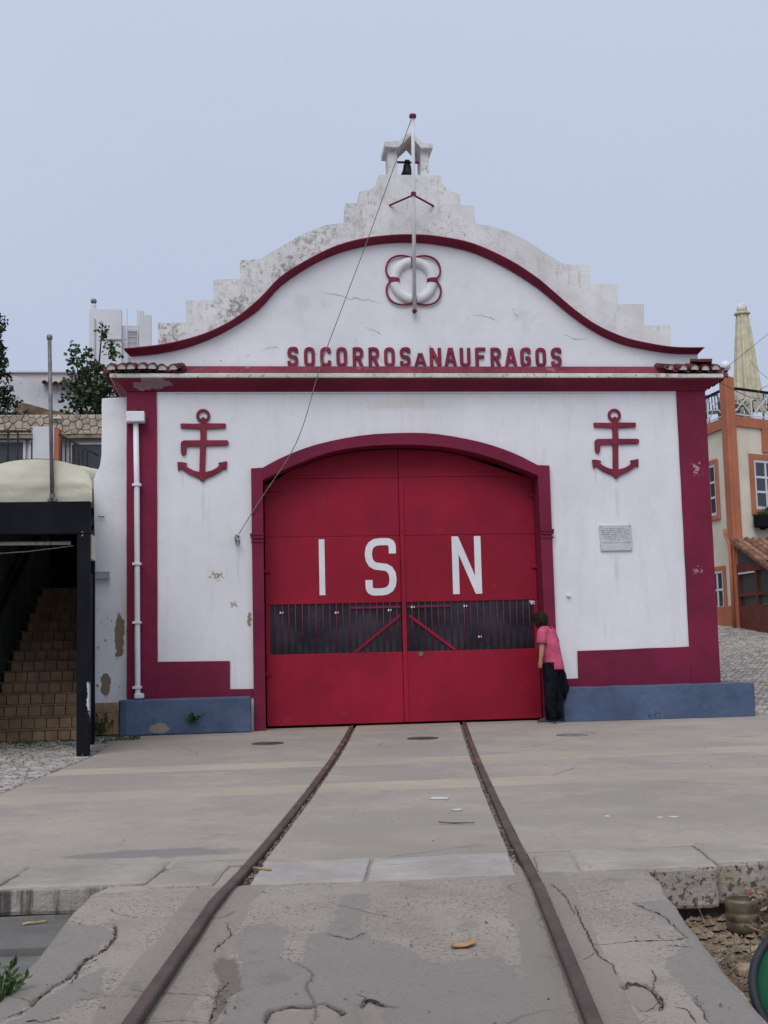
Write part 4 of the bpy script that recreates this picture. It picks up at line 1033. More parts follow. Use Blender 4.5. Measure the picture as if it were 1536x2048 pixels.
# crack lines: thin dark ribbons following the surface, jagged, with hairline branches
KD_x, KD_y = XX, YY
ZG = z.reshape(XX.shape)
def surf_z(x, y):
    i = int(np.argmin(np.abs(ys-y))); j = int(np.clip(round((x-XX[i, 0])/(XX[i, -1]-XX[i, 0])*(nx-1)), 0, nx-1)); return float(ZG[i, j])
ck = MB()
def crack(pl, w0, mb, depth=0):
    P = [Vector(p) for p in pl]; pts = []
    for a, b in zip(P, P[1:]):
        n = max(1, int((b-a).length/.013))
        for k in range(n):
            p = a.lerp(b, k/n); nn = Vector((-(b-a).y, (b-a).x)).normalized()
            pts.append(p+nn*(random.gauss(0, .0022)+.007*mnoise.noise((p.x*13, p.y*13, 5))))
    pts.append(P[-1]); N_ = len(pts)
    if N_ < 3: return
    L_, Rr = [], []
    for k, p in enumerate(pts):
        t = (pts[min(k+1, N_-1)]-pts[max(k-1, 0)]).normalized(); nn = Vector((-t.y, t.x))
        wv = w0*(.35+.65*math.sin(math.pi*(k+.6)/(N_+.2))**.6)*random.uniform(.5, 1.35)
        for lst, s_ in ((L_, 1), (Rr, -1)):
            q = p+nn*wv*s_*.5; lst.append((q.x, q.y, surf_z(q.x, q.y)+.0016))
    o = len(mb.v); mb.v += L_+Rr; mb.f += [(o+k, o+k+1, o+N_+k+1, o+N_+k) for k in range(N_-1)]
    if depth < 2:
        for _ in range(1 if random.random() < .6 else 0):
            k = random.randrange(N_); d = Vector((random.gauss(0, 1), random.gauss(0, 1))).normalized()*random.uniform(.05, .16)
            crack([pts[k], pts[k]+d*.5+Vector((random.gauss(0, .015), random.gauss(0, .015))), pts[k]+d], w0*.45, mb, depth+1)
for i, pl in enumerate(CRACKS):
    crack(pl, .0065 if i in (0, 4, 5, 9, 8) else .0042, ck)
for _ in range(3):
    x, y = random.uniform(-.6, 1.4), random.uniform(-12.2, -10.6); a = random.uniform(0, 3.14)
    crack([(x+.12*k*math.cos(a)+random.gauss(0, .02), y+.12*k*math.sin(a)+random.gauss(0, .02)) for k in range(4)], .0028, ck, 1)
ck.f = [f for f in ck.f if all(xe_l(ck.v[q][1])+.01 < ck.v[q][0] < xe_r(ck.v[q][1])-.01 and ck.v[q][1] > -13.5 for q in f)]
co_ = ck.build('crack_lines', 'crackdark', slip); stuff(co_)

# quay edge coping stones
quay = struct(MB().box(-9, -.74, -10.20, -9.80, -1.4, -.125).build('quay_wall', 'wall_low'))
MB().box(-.738, 1.83, -10.30, -9.80, -1.4, -.125).build('quay_core', 'wall_low', quay)
MB().box(1.832, 12.4, -10.20, -9.80, -1.4, -.205).build('quay_footing', 'wall_low', quay)
stones = [(-2.3, -1.155, -9.60, -10.17, .125, 'coping'), (-1.145, -.44, -9.62, -10.19, .125, 'coping'), (-.43, -.125, -9.66, -10.30, .12, 'coping'),
          (.035, .570, -9.80, -10.37, .12, 'coping_white'), (.582, 1.285, -9.83, -10.40, .12, 'coping_white'),
          (1.40, 1.60, -9.90, -10.38, .12, 'coping'), (1.61, 2.285, -9.80, -10.37, .20, 'coping'), (2.30, 3.15, -9.72, -10.31, .20, 'coping'), (3.16, 4.3, -9.7, -10.3, .2, 'coping')] + [(4.31+k*1.12, 5.42+k*1.12, -9.7, -10.3, .2, 'coping') for k in range(7)] + [(-3.45-k*1.15, -2.31-k*1.15, -9.60, -10.17, .125, 'coping') for k in range(4)]
for x0, x1, ya, yb, h, m_ in stones:
    sk = .07*(1 if x0 < 1.3 else 0)
    o = MB().prismz([(x0-.0, ya), (x0-.085, yb), (x1-.085, yb-(.012)), (x1, ya-.012)], -h, .006+random.uniform(-.004, .004)).build('coping_stone', m_, quay, bev=.022 if m_ == 'coping' else .012, seg=2)
    roughen(o, .09, .008, 9)
# fill between the back of the copings and the slabs
MB().prismz([(-2.6, -9.77), (-2.6, -9.9), (xl(-9.85)-.05, -9.9), (xl(-9.8)-.05, -9.77)], -.12, -.012).build('joint_fill', 'apron', quay)
MB().prismz([(xl(-9.8)+.07, -9.78), (xl(-9.9)+.07, -10.46), (xr(-9.9)-.07, -10.46), (xr(-9.8)-.07, -9.78)], -.12, -.007).build('joint_fill', 'apron', quay)
MB().prismz([(xr(-9.8)+.04, -9.78), (xr(-10.45)+.04, -10.45), (1.66, -10.46), (1.75, -9.78)], -.12, -.006).build('joint_fill', 'apron', quay)
MB().prismz([(xl(-9.8)-.04, -9.9), (xl(-10.45)-.04, -10.44), (-.76, -10.40), (-.60, -9.9)], -.12, -.007).build('joint_fill', 'apron', quay)

# lower yard on the left, rubble bed on the right
lo = MB()
for k in range(7):
    y0 = -10.12-k*.62; lo.prismz([(-9, y0), (-9, y0-.612), (-.70, y0-.612), (-.70, y0)], -.6, -.135-.035*k+random.uniform(-.004, .004))
struct(roughen(lo.build('lower_yard', 'low', bev=.006), .35, .005, 3))
g = MB(); n1, n2 = 190, 80; vs = []
for i in range(n1):
    for j in range(n2):
        x = 1.4+i*.05; y = -10.2-j*.05
        zz = -.27-.075*max(0, -10.35-y) + .035*mnoise.noise((x*4, y*4, 0)) + .018*mnoise.noise((x*14, y*14, 3))
        vs.append((x, y, zz))
g.add(vs, [(i*n2+j, (i+1)*n2+j, (i+1)*n2+j+1, i*n2+j+1) for i in range(n1-1) for j in range(n2-1)])
struct(g.build('rubble_bed', 'dirt', smooth=True))
def pit_z(x, y): return -.27-.075*max(0, -10.35-y) + .035*mnoise.noise((x*4, y*4, 0))

# rails
def rail(xf, lbl, side):
    root = thing('slipway_rail', lbl, 'rail', (xf(-6), -6, 0), 'rusty slipway rails')
    yy = list(np.arange(.58, -9.6, -.35)) + list(np.arange(-9.7, -12.9, -.12)) + list(np.arange(-13, -23, -.5))
    def topz(y):
        if y > -9.5: return .010
        if y > -10.85: return .010+.022*(-9.5-y)/1.35
        return .032+zr(y)+.010*min(1, (-10.85-y)/1.0)
    rg, fg, wg = [], [], []
    for y in yy:
        x = xf(y)+.005*mnoise.noise((side, y*.7, 0)); zt = topz(y)+.002*mnoise.noise((side, y*2, 5)); hw = .0245
        rg.append([(x-hw, y, zt-.026), (x-hw, y, zt-.006), (x-hw+.006, y, zt), (x+hw-.006, y, zt), (x+hw, y, zt-.006), (x+hw, y, zt-.026)])
        wg.append([(x-.010, y, zt-.12), (x-.010, y, zt-.0265), (x+.010, y, zt-.0265), (x+.010, y, zt-.12)])
    MB().loft(rg).build('rail_head', 'rust', root)
    MB().loft(wg).build('rail_web', 'rust', root)
rail(xl, 'left rusty rail running from the boathouse door down the slipway', 1)
rail(xr, 'right rusty rail with flaking orange patches running down the slipway', 2)

# grit and debris in the rail grooves
d_ = MB()
def bit(mb, x, y, z, s, flat=.5):
    a = random.uniform(0, 6.28); pts = [(x+s*random.uniform(.6, 1.1)*math.cos(a+q*1.257), y+s*random.uniform(.6, 1.1)*math.sin(a+q*1.257)) for q in range(5)]
    top = (x+random.uniform(-.2, .2)*s, y+random.uniform(-.2, .2)*s, z+s*flat)
    o = len(mb.v); mb.v += [(px, py, z-.004) for px, py in pts]+[top]; mb.f += [(o+q, o+(q+1) % 5, o+5) for q in range(5)]
for _ in range(2600):
    y = -random.uniform(.2, 11.2)
    if random.random() < .55: y = -random.uniform(6, 10.6)
    left = random.random() < .5
    if left: x = xl(y)+random.uniform(.028, .078)+abs(random.gauss(0, .006))
    else: x = xr(y)-random.uniform(.028, .078)-abs(random.gauss(0, .006))
    bit(d_, x, y, -.022+random.uniform(0, .018)+zr(y), random.uniform(.005, .014))
gl, gr = [], []
for y in np.arange(.55, -10.6, -.2):
    gl.append([(xl(y)-.045, y, -.03), (xl(y)+.085, y, -.03+.006*mnoise.noise((1, y*3, 0)))]); gr.append([(xr(y)-.085, y, -.03), (xr(y)+.045, y, -.03)])
d_.loft(gl, closed=False); d_.loft(gr, closed=False)
stuff(d_.build('groove_debris', 'debris'))
for _ in range(1): pass
# scattered leaf bits and grit on the concrete
sc_ = MB()
for _ in range(520):
    y = -random.uniform(.8, 12.6); x = random.uniform(-1.6, 4.5) if y > -9.7 else random.uniform(xe_l(y)+.05, xe_r(y)-.05)
    if min(abs(x-xl(y)), abs(x-xr(y))) < .1 : continue
    bit(sc_, x, y, .003+zr(y)+(.008 if y < -10.3 else 0), random.choice((.003, .003, .004, .005, .008)), .22)
for _ in range(60):   # hollow by the left rail
    bit(sc_, random.uniform(-.16, -.07), random.uniform(-12.05, -11.4), zr(-11.7)-.012, random.uniform(.004, .009), .4)
stuff(sc_.build('scattered_grit', 'debris'))

# round covers in the apron
for (x, y), m_, lb in (((.12, -2.2), 'cast', 'dark round iron cover left of the rails in front of the door'), ((1.90, -2.2), 'cast', 'dark round iron cover between the two rails'), ((3.60, -2.42), 'cast_pale', 'pale worn round cover right of the rails near the person')):
    t = thing('round_cover', lb, 'manhole cover', (x, y, 0), 'round covers set in the concrete')
    rg = []
    for k in range(29):
        a = 2*math.pi*k/28; rg.append([(x+q*math.cos(a), y+q*math.sin(a), zz) for q, zz in ((.155, -.02), (.182, -.02), (.180, .007), (.157, .006))])
    MB().loft(rg, cap=False).build('cover_frame', m_, t)
    lid = MB().lathe([(.0005, -.02), (.153, -.02), (.152, .004), (.0005, .005)], (x, y, 0), 28)
    for k in range(-3, 4):
        hw = math.sqrt(.13**2-(k*.038)**2) if abs(k*.038) < .13 else 0
        lid.box(x-hw, x+hw, y+k*.038-.008, y+k*.038+.008, .0045, .009)
    lid.build('cover_lid', m_, t)
for x, y, a, b, lb in ((1.28, -7.55, .075, .035, 'long white spill beside the right rail, the larger one'), (1.30, -8.15, .035, .02, 'small white spill beside the right rail, nearer the quay edge'), (2.15, -8.7, .02, .012, 'white spot on the concrete nearest the right rail above the quay stones'), (2.44, -8.83, .03, .016, 'white spots right of the rails, the two at the right end')):
    sp_ = MB()
    for dx, sc_k in (((0, 1),) if x < 2.3 else ((0, .8), (.085, 1))):
        pts = [(x+dx+a*sc_k*random.uniform(.6, 1.1)*math.cos(2*math.pi*k/9), y+b*sc_k*random.uniform(.6, 1.1)*math.sin(2*math.pi*k/9)*2) for k in range(9)]
        sp_.prismz(pts, .002, .006)
    tag(sp_.build('paint_spill', 'paper', loc=(x, y, 0)), lb, 'spill', 'white spills on the concrete')

# cobbles
def cobbles(region, zf, x0, x1, y0, y1, s, name, parent):
    mb = MB(); y = y0; row = 0
    while y < y1:
        x = x0 + (row % 2)*s*.5
        while x < x1:
            cx, cy = x+random.uniform(-.16, .16)*s, y+random.uniform(-.16, .16)*s
            if region(cx, cy):
                h = random.uniform(-.004, .012); b = s*random.uniform(.38, .47); z0 = zf(cx, cy); a = random.uniform(-.3, .3)
                o = len(mb.v)
                for q, zz, sc in ((0, -.03, 1.04), (1, h, .86)):
                    for dx, dy in ((-1, -1), (1, -1), (1, 1), (-1, 1)):
                        ex, ey = dx*b*sc*random.uniform(.85, 1.08), dy*b*sc*random.uniform(.85, 1.08)
                        mb.v.append((cx+ex*math.cos(a)-ey*math.sin(a), cy+ex*math.sin(a)+ey*math.cos(a), z0+zz+random.uniform(-.003, .003)))
                mb.f += [(o+4, o+5, o+6, o+7), (o, o+1, o+5, o+4), (o+1, o+2, o+6, o+5), (o+2, o+3, o+7, o+6), (o+3, o, o+4, o+7)]
            x += s
        y += s*.9; row += 1
    return stuff(mb.build(name, 'cobble', parent))
pav = struct(MB().prismz([(-30, .55), (-30, -9.8), (-2.49, -9.8), (-2.01, -6.33), (-1.73, -3.26), (-1.70, .55)], -.3, -.012).build('cobbled_pavement', 'joint'))
cobbles(lambda x, y: x < xbnd(y)-.05, lambda x, y: -.006+.008*mnoise.noise((x, y, 0)), -6.0, -1.6, -9.7, -.55, .095, 'cobblestones', pav)
def zst(x, y): return max(0, .0915*(y-.15))
stv = [(6.30, .15, -.01), (60, .15, -.01), (60, 40, 3.6), (6.30, 40, 3.6)]
street = struct(MB().add(stv, [(0, 1, 2, 3)]).build('cobbled_street', 'joint'))
cobbles(lambda x, y: x > 6.40 and x < .47*(y+16.1)+.6, lambda x, y: zst(x, y)+.015*mnoise.noise((x*.6, y*.6, 0)), 6.35, 15, .22, 15.5, .105, 'cobblestones', street)

# ------------------------------------------------------------------ hillside behind
g = MB(); n1, n2 = 60, 30; vs = []
for i in range(n1):
    for j in range(n2):
        x = -60+i*2.0; y = 9.6+j*2.2
        k = 1/(1+math.exp((x-3.5)*.9)); zz = k*(5.75+max(0, y-10)*.16) + (1-k)*(-1.2+max(0, y-26)*.3) + .12*mnoise.noise((x*.5, y*.5, 0))
        vs.append((x, y, zz if j else -.5))
g.add(vs, [(i*n2+j, (i+1)*n2+j, (i+1)*n2+j+1, i*n2+j+1) for i in range(n1-1) for j in range(n2-1)])
struct(g.build('hillside', 'earth', smooth=True))

# ------------------------------------------------------------------ left: pier wall, stair, canopy
pier = thing('plastered_pier', 'tall white plastered pier with peeling paint beside the stair', 'wall', (-1.9, .1, 0))
pw = MB().prism(wob([(-2.10, 0), (-2.115, 2.2), (-2.13, 3.36), (-2.095, 3.44), (-2.045, 3.55), (-2.027, 3.70), (-2.022, 4.47), (-1.69, 4.49), (-1.690, 0)], .14, .006, 4), .1, .42).build('wall', 'pier', pier, bev=.012)
MB().prism([(-2.10, 0), (-2.13, 2.6), (-1.70, 2.6), (-1.70, 0)], .422, 4.6).build('side_wall', 'pier', pier)
for i, (x0, x1) in enumerate(((-2.098, -1.985), (-1.979, -1.868), (-1.862, -1.775))):
    for z0, z1 in ((.0, .285), (.291, .415)):
        MB().box(x0, x1, .078, .099, z0, z1).build('wall_tile', 'brown_tile', pier, bev=.003, seg=1)
MB().tube([(-2.06, .06, 2.86), (-1.98, .07, 2.86)], .008, 6).build('iron_pin', 'iron', pier)
sgn = thing('wall_box', 'small grey box fixed on the white pier above the black side rail', 'box', (-1.95, .09, 2.06))
MB().box(-2.105, -1.915, .02, .099, 2.03, 2.125).build('box_body', 'greybox', sgn, bev=.006)
MB().box(-2.11, -1.91, .013, .0195, 2.115, 2.128).build('box_lip', 'greybox', sgn)

stair = thing('staircase', 'steep tiled staircase climbing into the dark under the canopy', 'stairs', (-2.7, -.7, 0))
RZ, TR, SX0, SX1, SY = .140, .30, -3.42, -2.14, -.72
for i in range(15):
    y0 = SY+i*TR
    MB().box(SX0, SX1, y0+.014, 4.6, i*RZ, (i+1)*RZ-.012).build('step', 'grout', stair)
    MB().box(SX0, SX1, y0-.010, y0+TR+.012, (i+1)*RZ-.0115, (i+1)*RZ).build('tread', 'brown_tile', stair, bev=.004, seg=1)
    if i == 0: tl = MB().box(-.071, .071, 0, .0125, .004, RZ-.0165).mesh('riser_tile'); tl.materials.append(M['brown_tile'])
    for k in range(9):
        x = SX1-.076-k*.154-(.03 if i % 2 else 0)
        if x-.0745 < SX0: continue
        mesh_obj('riser_tile', tl, stair, (x, y0+.0012+random.uniform(-.001, .001), i*RZ))
sw = thing('stair_side_wall', 'dark green wall along the left of the covered stair', 'wall', (-3.5, 0, 0))
MB().loft([[(x, -2.8, 0), (x, -2.8, 2.42), (x, .1, 2.78), (x, 4.8, 3.80), (x, 4.8, 0)] for x in (-3.62, -3.44)]).build('wall', 'dark_wall', sw)
MB().box(-3.438, -2.0, 4.61, 4.8, 0, 3.74).build('added_end_wall', 'dark', sw)  # near-black wall added to close the stair and keep it dark
hr = MB().bar((-3.30, -1.4, .98), (-3.30, 4.2, 3.62), .05, .10)
tag(hr.build('handrail', 'black_paint', loc=(-3.3, 0, 1.5)), 'black sloping handrail along the left of the stair', 'handrail')
col_ = thing('stair_column', 'narrow ochre edged column at the top of the covered stair', 'column', (-2.35, 3.6, 2.1))
MB().box(-2.52, -2.34, 3.4, 3.7, 2.0, 3.52).build('shaft', 'old_white', col_)
MB().box(-2.338, -2.22, 3.42, 3.7, 2.0, 3.6).build('shaft_edge', 'ochre', col_)

can = thing('stair_canopy', 'black steel canopy frame with domed cream awning over the stair', 'canopy', (-2.35, -2.98, 0))
MB().box(-3.10, -1.752, -3.05, -2.92, 2.345, 2.692).build('beam', 'black_paint', can, bev=.006)
MB().box(-1.886, -1.757, -3.045, -2.925, 0, 2.343).build('post', 'black_paint', can, bev=.006)
MB().box(-3.09, -2.96, -3.045, -2.925, 0, 2.343).build('post', 'black_paint', can, bev=.006)
MB().box(-1.955, -1.905, -1.50, -1.42, 0, 2.36).build('rear_post', 'black_paint', can, bev=.004)
MB().bar((-1.835, -2.92, 1.02), (-1.93, -1.502, 1.02), .015, 1.95).build('side_panel', 'black_paint', can)
MB().bar((-1.80, -2.92, 2.36), (-2.12, .0, 2.62), .04, .09).build('side_rail', 'black_paint', can)
MB().box(-1.785, -1.745, -2.915, -2.62, 2.08, 2.343).build('awning_skirt', 'canvas', can)
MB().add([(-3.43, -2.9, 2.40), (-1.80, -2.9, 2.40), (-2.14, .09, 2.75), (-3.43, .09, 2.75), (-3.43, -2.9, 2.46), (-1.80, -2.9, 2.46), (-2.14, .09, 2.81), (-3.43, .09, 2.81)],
         [(0, 1, 2, 3), (4, 5, 6, 7), (0, 1, 5, 4), (2, 3, 7, 6), (1, 2, 6, 5), (3, 0, 4, 7)]).build('light_block_slab', 'dark', can)  # dark slab added under the awning to block light from the stair
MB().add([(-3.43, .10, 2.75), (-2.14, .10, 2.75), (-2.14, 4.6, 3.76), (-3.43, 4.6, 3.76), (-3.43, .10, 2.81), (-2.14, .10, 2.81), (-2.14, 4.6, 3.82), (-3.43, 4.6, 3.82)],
         [(0, 1, 2, 3), (4, 5, 6, 7), (0, 1, 5, 4), (2, 3, 7, 6), (1, 2, 6, 5), (3, 0, 4, 7)]).build('light_block_slab', 'dark', can)  # second added slab, keeps the upper stair dark
MB().tube([(-3.05, -2.60, 2.29), (-2.02, -2.60, 2.285)], .022, 8).build('tube_light', 'old_white', can)
MB().tube([(-3.2, -2.6, 2.16), (-2.5, -2.5, 2.205), (-2.02, -2.4, 2.27)], .005, 5).build('loose_wire', 'old_white', can)
def arch_ring(cx, y, zb, wd, side, rise, n=22, sag=0):
    r_ = [(cx-wd, y, zb)]
    for k in range(n+1):
        a = math.pi*(1-k/n); q = abs(math.cos(a))
        r_.append((cx+wd*(math.copysign(q**.9, math.cos(a))), y, zb+side+(rise-sag)*math.sin(a)**.95))
    return r_+[(cx+wd, y, zb)]
rg = []
for k in range(13):
    y = -2.945+k*.248; rg.append(arch_ring(-2.345-.145*(y+2.985), y, 2.695+.11*(y+2.985), .600, .20, .275, sag=.022*math.sin(math.pi*((k % 4)/4))))
MB().loft(rg, cap=False, closed=False).build('awning_vault', 'canvas', can, smooth=True)
fr = arch_ring(-2.345, -2.95, 2.695, .605, .20, .272)
# front valance, slightly billowed and creased
fb = MB(); cols, rows = 30, 10; vs = []
def topz(x):
    P = fr[1:-1]
    for a, b in zip(P, P[1:]):
        if a[0] <= x <= b[0]: return a[2]+(b[2]-a[2])*(x-a[0])/max(1e-6, b[0]-a[0])
    return fr[1][2]
for i in range(cols+1):
    x = -2.345-.604+1.208*i/cols
    zt = topz(x)
    for j in range(rows+1):
        z = 2.697+(zt-2.697)*j/rows
        cr = .018*max(0, 1-abs((z-2.895)/.035)) - .012*max(0, 1-abs(z-2.80-.10*abs(x+2.3))/.03)
        vs.append((x, -2.95-.030*math.sin(math.pi*j/rows)-cr+.006*mnoise.noise((x*5, z*9, 0)), z))
fb.add(vs, [(i*(rows+1)+j, (i+1)*(rows+1)+j, (i+1)*(rows+1)+j+1, i*(rows+1)+j+1) for i in range(cols) for j in range(rows)])
fb.build('awning_front', 'canvas', can, smooth=True)
rg = []
for k in range(16):
    y = .10+k*.30; rg.append(arch_ring(-2.80, y, 2.98+.12*(y-.1), .64, .20, .46, sag=.03*math.sin(math.pi*((k % 4)/4))))
MB().loft(rg, cap=False, closed=False).build('awning_vault', 'canvas', can, smooth=True)

mast = thing('metal_mast', 'slim grey metal pole with ball top standing on the black canopy beam', 'pole', (-2.155, -3.02, 2.69))
MB().tube([(-2.150, -3.03, 2.695), (-2.19, -3.03, 4.47)], .0215, 12).build('pole', 'galv', mast, smooth=True)
MB().lathe([(.0005, -.03), (.022, -.03), (.032, -.01), (.033, .012), (.024, .03), (.0005, .036)], (-2.19, -3.03, 4.49), 14).build('ball_top', 'galv', mast, smooth=True)
MB().box(-2.20, -2.105, -3.045, -2.985, 2.6935, 2.73).build('foot_clamp', 'galv', mast, bev=.006)
MB().lathe([(.026, 0), (.03, .0), (.03, .05), (.026, .05)], (-2.151, -3.03, 2.73), 10).build('socket', 'galv', mast)

# ------------------------------------------------------------------ left background: terrace house, wall, tower, plants
th = thing('terrace_house', 'white terrace house with fieldstone parapet and dark windows above the stair', 'building', (-5, 9, 0))
MB().box(-12, -2.2, 9.10, 9.4, 0, 5.50).build('wall', 'far_white', th)
MB().box(-12, -2.2, 8.905, 9.39, 5.545, 5.955).build('parapet_core', 'mortar', th)
MB().box(-12, -2.2, 8.90, 9.09, 5.47, 5.543).build('lintel', 'mortar', th)
# fieldstones: jittered cells, each a stone of its own
seeds = []
for _ in range(4000):
    p = Vector((random.uniform(-5.75, -2.35), random.uniform(5.53, 5.97)))
    if all((p-q).length > .118 for q in seeds): seeds.append(p)
for p in seeds:
    poly = [Vector((-5.9, 5.546)), Vector((-2.2, 5.546)), Vector((-2.2, 5.953)), Vector((-5.9, 5.953))]
    for q in seeds:
        d = q-p
        if d.length < 1e-6 or d.length > .8: continue
        mid_, nn = p+d*.5-d.normalized()*.007, d.normalized(); new = []
        for i in range(len(poly)):
            A_, B_ = poly[i], poly[(i+1) % len(poly)]; da, db = (A_-mid_).dot(nn), (B_-mid_).dot(nn)
            if da <= 0: new.append(A_)
            if (da < 0) != (db < 0) and abs(da-db) > 1e-9: new.append(A_.lerp(B_, da/(da-db)))
        poly = new
        if len(poly) < 3: break
    if len(poly) < 3: continue
    MB().prism([tuple(v) for v in poly], 8.885-random.uniform(0, .018), 8.904).build('fieldstone', 'rubblestone', th, bev=.009, seg=1)
MB().box(-6.4, -5.30, 8.86, 9.3, 5.96, 6.42).build('raised_parapet', 'rubblestone', th)
MB().prism([(-6.4, 6.42), (-6.4, 6.72), (-5.52, 6.70), (-5.30, 6.58), (-5.30, 6.422)], 8.862, 9.3).build('raised_parapet', 'rubblestone', th)
MB().box(-4.17, -3.93, 8.80, 8.875, 5.86, 5.90).build('parapet_lamp', 'canvas', th)
def win(x0, x1, z0, z1, y, parent, nx_=1, nz_=1, f=.05, m='window_frame', g_='glass', d=.06):
    wf = MB()
    wf.box(x0, x0+f, y, y+d, z0, z1).box(x1-f, x1, y, y+d, z0, z1).box(x0+f, x1-f, y+.001, y+d, z1-f, z1).box(x0+f, x1-f, y+.001, y+d, z0, z0+f)
    o = wf.build('window', m, parent)
    w_, h_ = (x1-x0-2*f), (z1-z0-2*f)
    for i in range(nx_):
        for k in range(nz_):
            MB().box(x0+f+w_*i/nx_+.012, x0+f+w_*(i+1)/nx_-.012, y+.03, y+.04, z0+f+h_*k/nz_+.012, z0+f+h_*(k+1)/nz_-.012).build('pane', g_, o)
    if nx_*nz_ > 1:
        for i in range(1, nx_): MB().box(x0+f+w_*i/nx_-.0115, x0+f+w_*i/nx_+.0115, y+.01, y+.055, z0+f, z1-f).build('mullion', m, o)
        for k in range(1, nz_): MB().box(x0+f, x1-f, y+.012, y+.053, z0+f+h_*k/nz_-.0115, z0+f+h_*k/nz_+.0115).build('glazing_bar', m, o)
    return o
win(-7.2, -4.68, 4.3, 5.46, 9.03, th, 4, 1, g_='glass_dark')
win(-4.62, -4.30, 4.3, 5.46, 9.03, th, g_='glass_dark')
win(-3.80, -2.3, 4.6, 5.40, 9.03, th, 1, 1, g_='glass_dark')
MB().box(-4.405, -3.985, 8.30, 8.72, 3.0, 5.60).build('column', 'far_white', th)
MB().box(-3.984, -3.90, 8.32, 8.72, 3.0, 5.58).build('column_side', 'orange', th)
rl = thing('black_railing', 'black iron railing on the terrace behind the awning', 'railing', (-4.8, 8.2, 4.4))
MB().box(-7, -4.41, 8.17, 8.21, 5.46, 5.505).build('top_rail', 'iron', rl)
for k in range(8):
    MB().box(-5.07+.19*k-.95, -5.052+.19*k-.95+.012, 8.175, 8.205, 4.2, 5.459).build('baluster', 'iron', rl)
MB().bar((-3.88, 8.2, 5.42), (-3.1, 8.2, 4.98), .03, .045, (0, 0, 1)).build('stair_rail', 'iron', rl)
for k in range(7):
    x = -3.84+k*.085; MB().box(x, x+.028, 8.19, 8.21, 4.5, 5.385-.048*k).build('baluster', 'iron', rl)

gw = thing('garden_wall', 'stained whitewashed garden wall with a short tiled coping', 'wall', (-5, 14, 0))
MB().prism([(-6.6, 6.0), (-6.6, 7.99), (-6.0, 7.955), (-5.7, 7.865), (-5.45, 7.825), (-5.0, 7.75), (-4.0, 7.64), (-3.0, 7.6), (-3.0, 6.0)], 14, 14.3).build('wall', 'old_wall', gw)
MB().prism([(-5.8, 6.3), (-5.8, 7.22), (-5.4, 7.12), (-5.0, 7.0), (-4.4, 6.9), (-4.4, 6.3)], 13.6, 13.99).build('earth_bank', 'dirt', gw)
for k in range(9):
    t = MB(); rg = barrel(.068, .42)
    t.loft([[(x-5.12+.135*k, y+13.74, z+7.70-.011*k+.10*y) for x, y, z in r_] for r_ in rg]); t.build('coping_tile', 'tile_clay', gw)
pk = thing('pale_house', 'pale pinkish house wall far up the hill behind the garden wall', 'building', (-7, 24, 8))
MB().box(-14, -3.6, 24, 30, 7, 10.30).build('wall', 'pink_wall', pk)
MB().box(-14.1, -3.5, 23.9, 30.1, 10.301, 10.36).build('roof_edge', 'far_white', pk)

tw = thing('white_tower_house', 'white stepped rooftop block of a house with ladder and chimney', 'building', (-4, 20, 6))
MB().box(-4.89, -3.925, 20, 20.22, 5, 11.34).build('wall', 'far_white', tw)
MB().box(-3.924, -3.405, 20.12, 20.3, 5, 10.88).build('wall', 'far_white', tw)
MB().box(-3.404, -3.268, 20, 20.22, 5, 11.30).build('wall', 'far_white', tw)
MB().box(-3.267, -3.045, 20.0, 20.22, 5, 11.18).build('wall', 'far_white', tw)
MB().box(-4.89, -2.2, 20.31, 25, 5, 10.26).build('wall', 'far_white', tw)
MB().box(-4.405, -3.78, 19.96, 20, 10.395, 10.43).build('ledge', 'shade_grey', tw)
MB().box(-4.72, -4.70, 19.95, 20, 9, 11.05).build('drain', 'shade_grey', tw)
MB().box(-3.74, -3.455, 20.06, 20.119, 9.6, 10.70).build('shutter', 'shade_grey', tw)
for k in range(6): MB().box(-3.735, -3.46, 20.045, 20.059, 9.7+.16*k, 9.715+.16*k).build('slat', 'far_white', tw)
for x in (-3.76, -3.44):
    MB().tube([(x, 19.98, 9.3), (x, 19.98, 11.35 if x > -3.5 else 11.38)], .014, 6).build('ladder_rail', 'window_frame', tw)
MB().box(-3.76, -3.44, 19.97, 19.99, 10.72, 10.75).build('ladder_rung', 'window_frame', tw)
ch = MB().lathe([(.0005, 11.341), (.08, 11.341), (.08, 11.50), (.06, 11.54), (.0005, 11.54)], (-4.765, 20.11, 0), 12).build('chimney', 'far_white', tw)
MB().ball((-4.765, 20.11, 11.62), .095, 12).build('chimney_cowl', 'galv', ch, smooth=True)
yb = thing('yellow_box', 'small yellow vent box just behind the left end of the gable', 'box', (-1.75, 4, 4.8))
MB().box(-2.02, -1.90, 3.2, 3.5, 4.84, 5.10).build('body', 'ochre', yb, bev=.01)

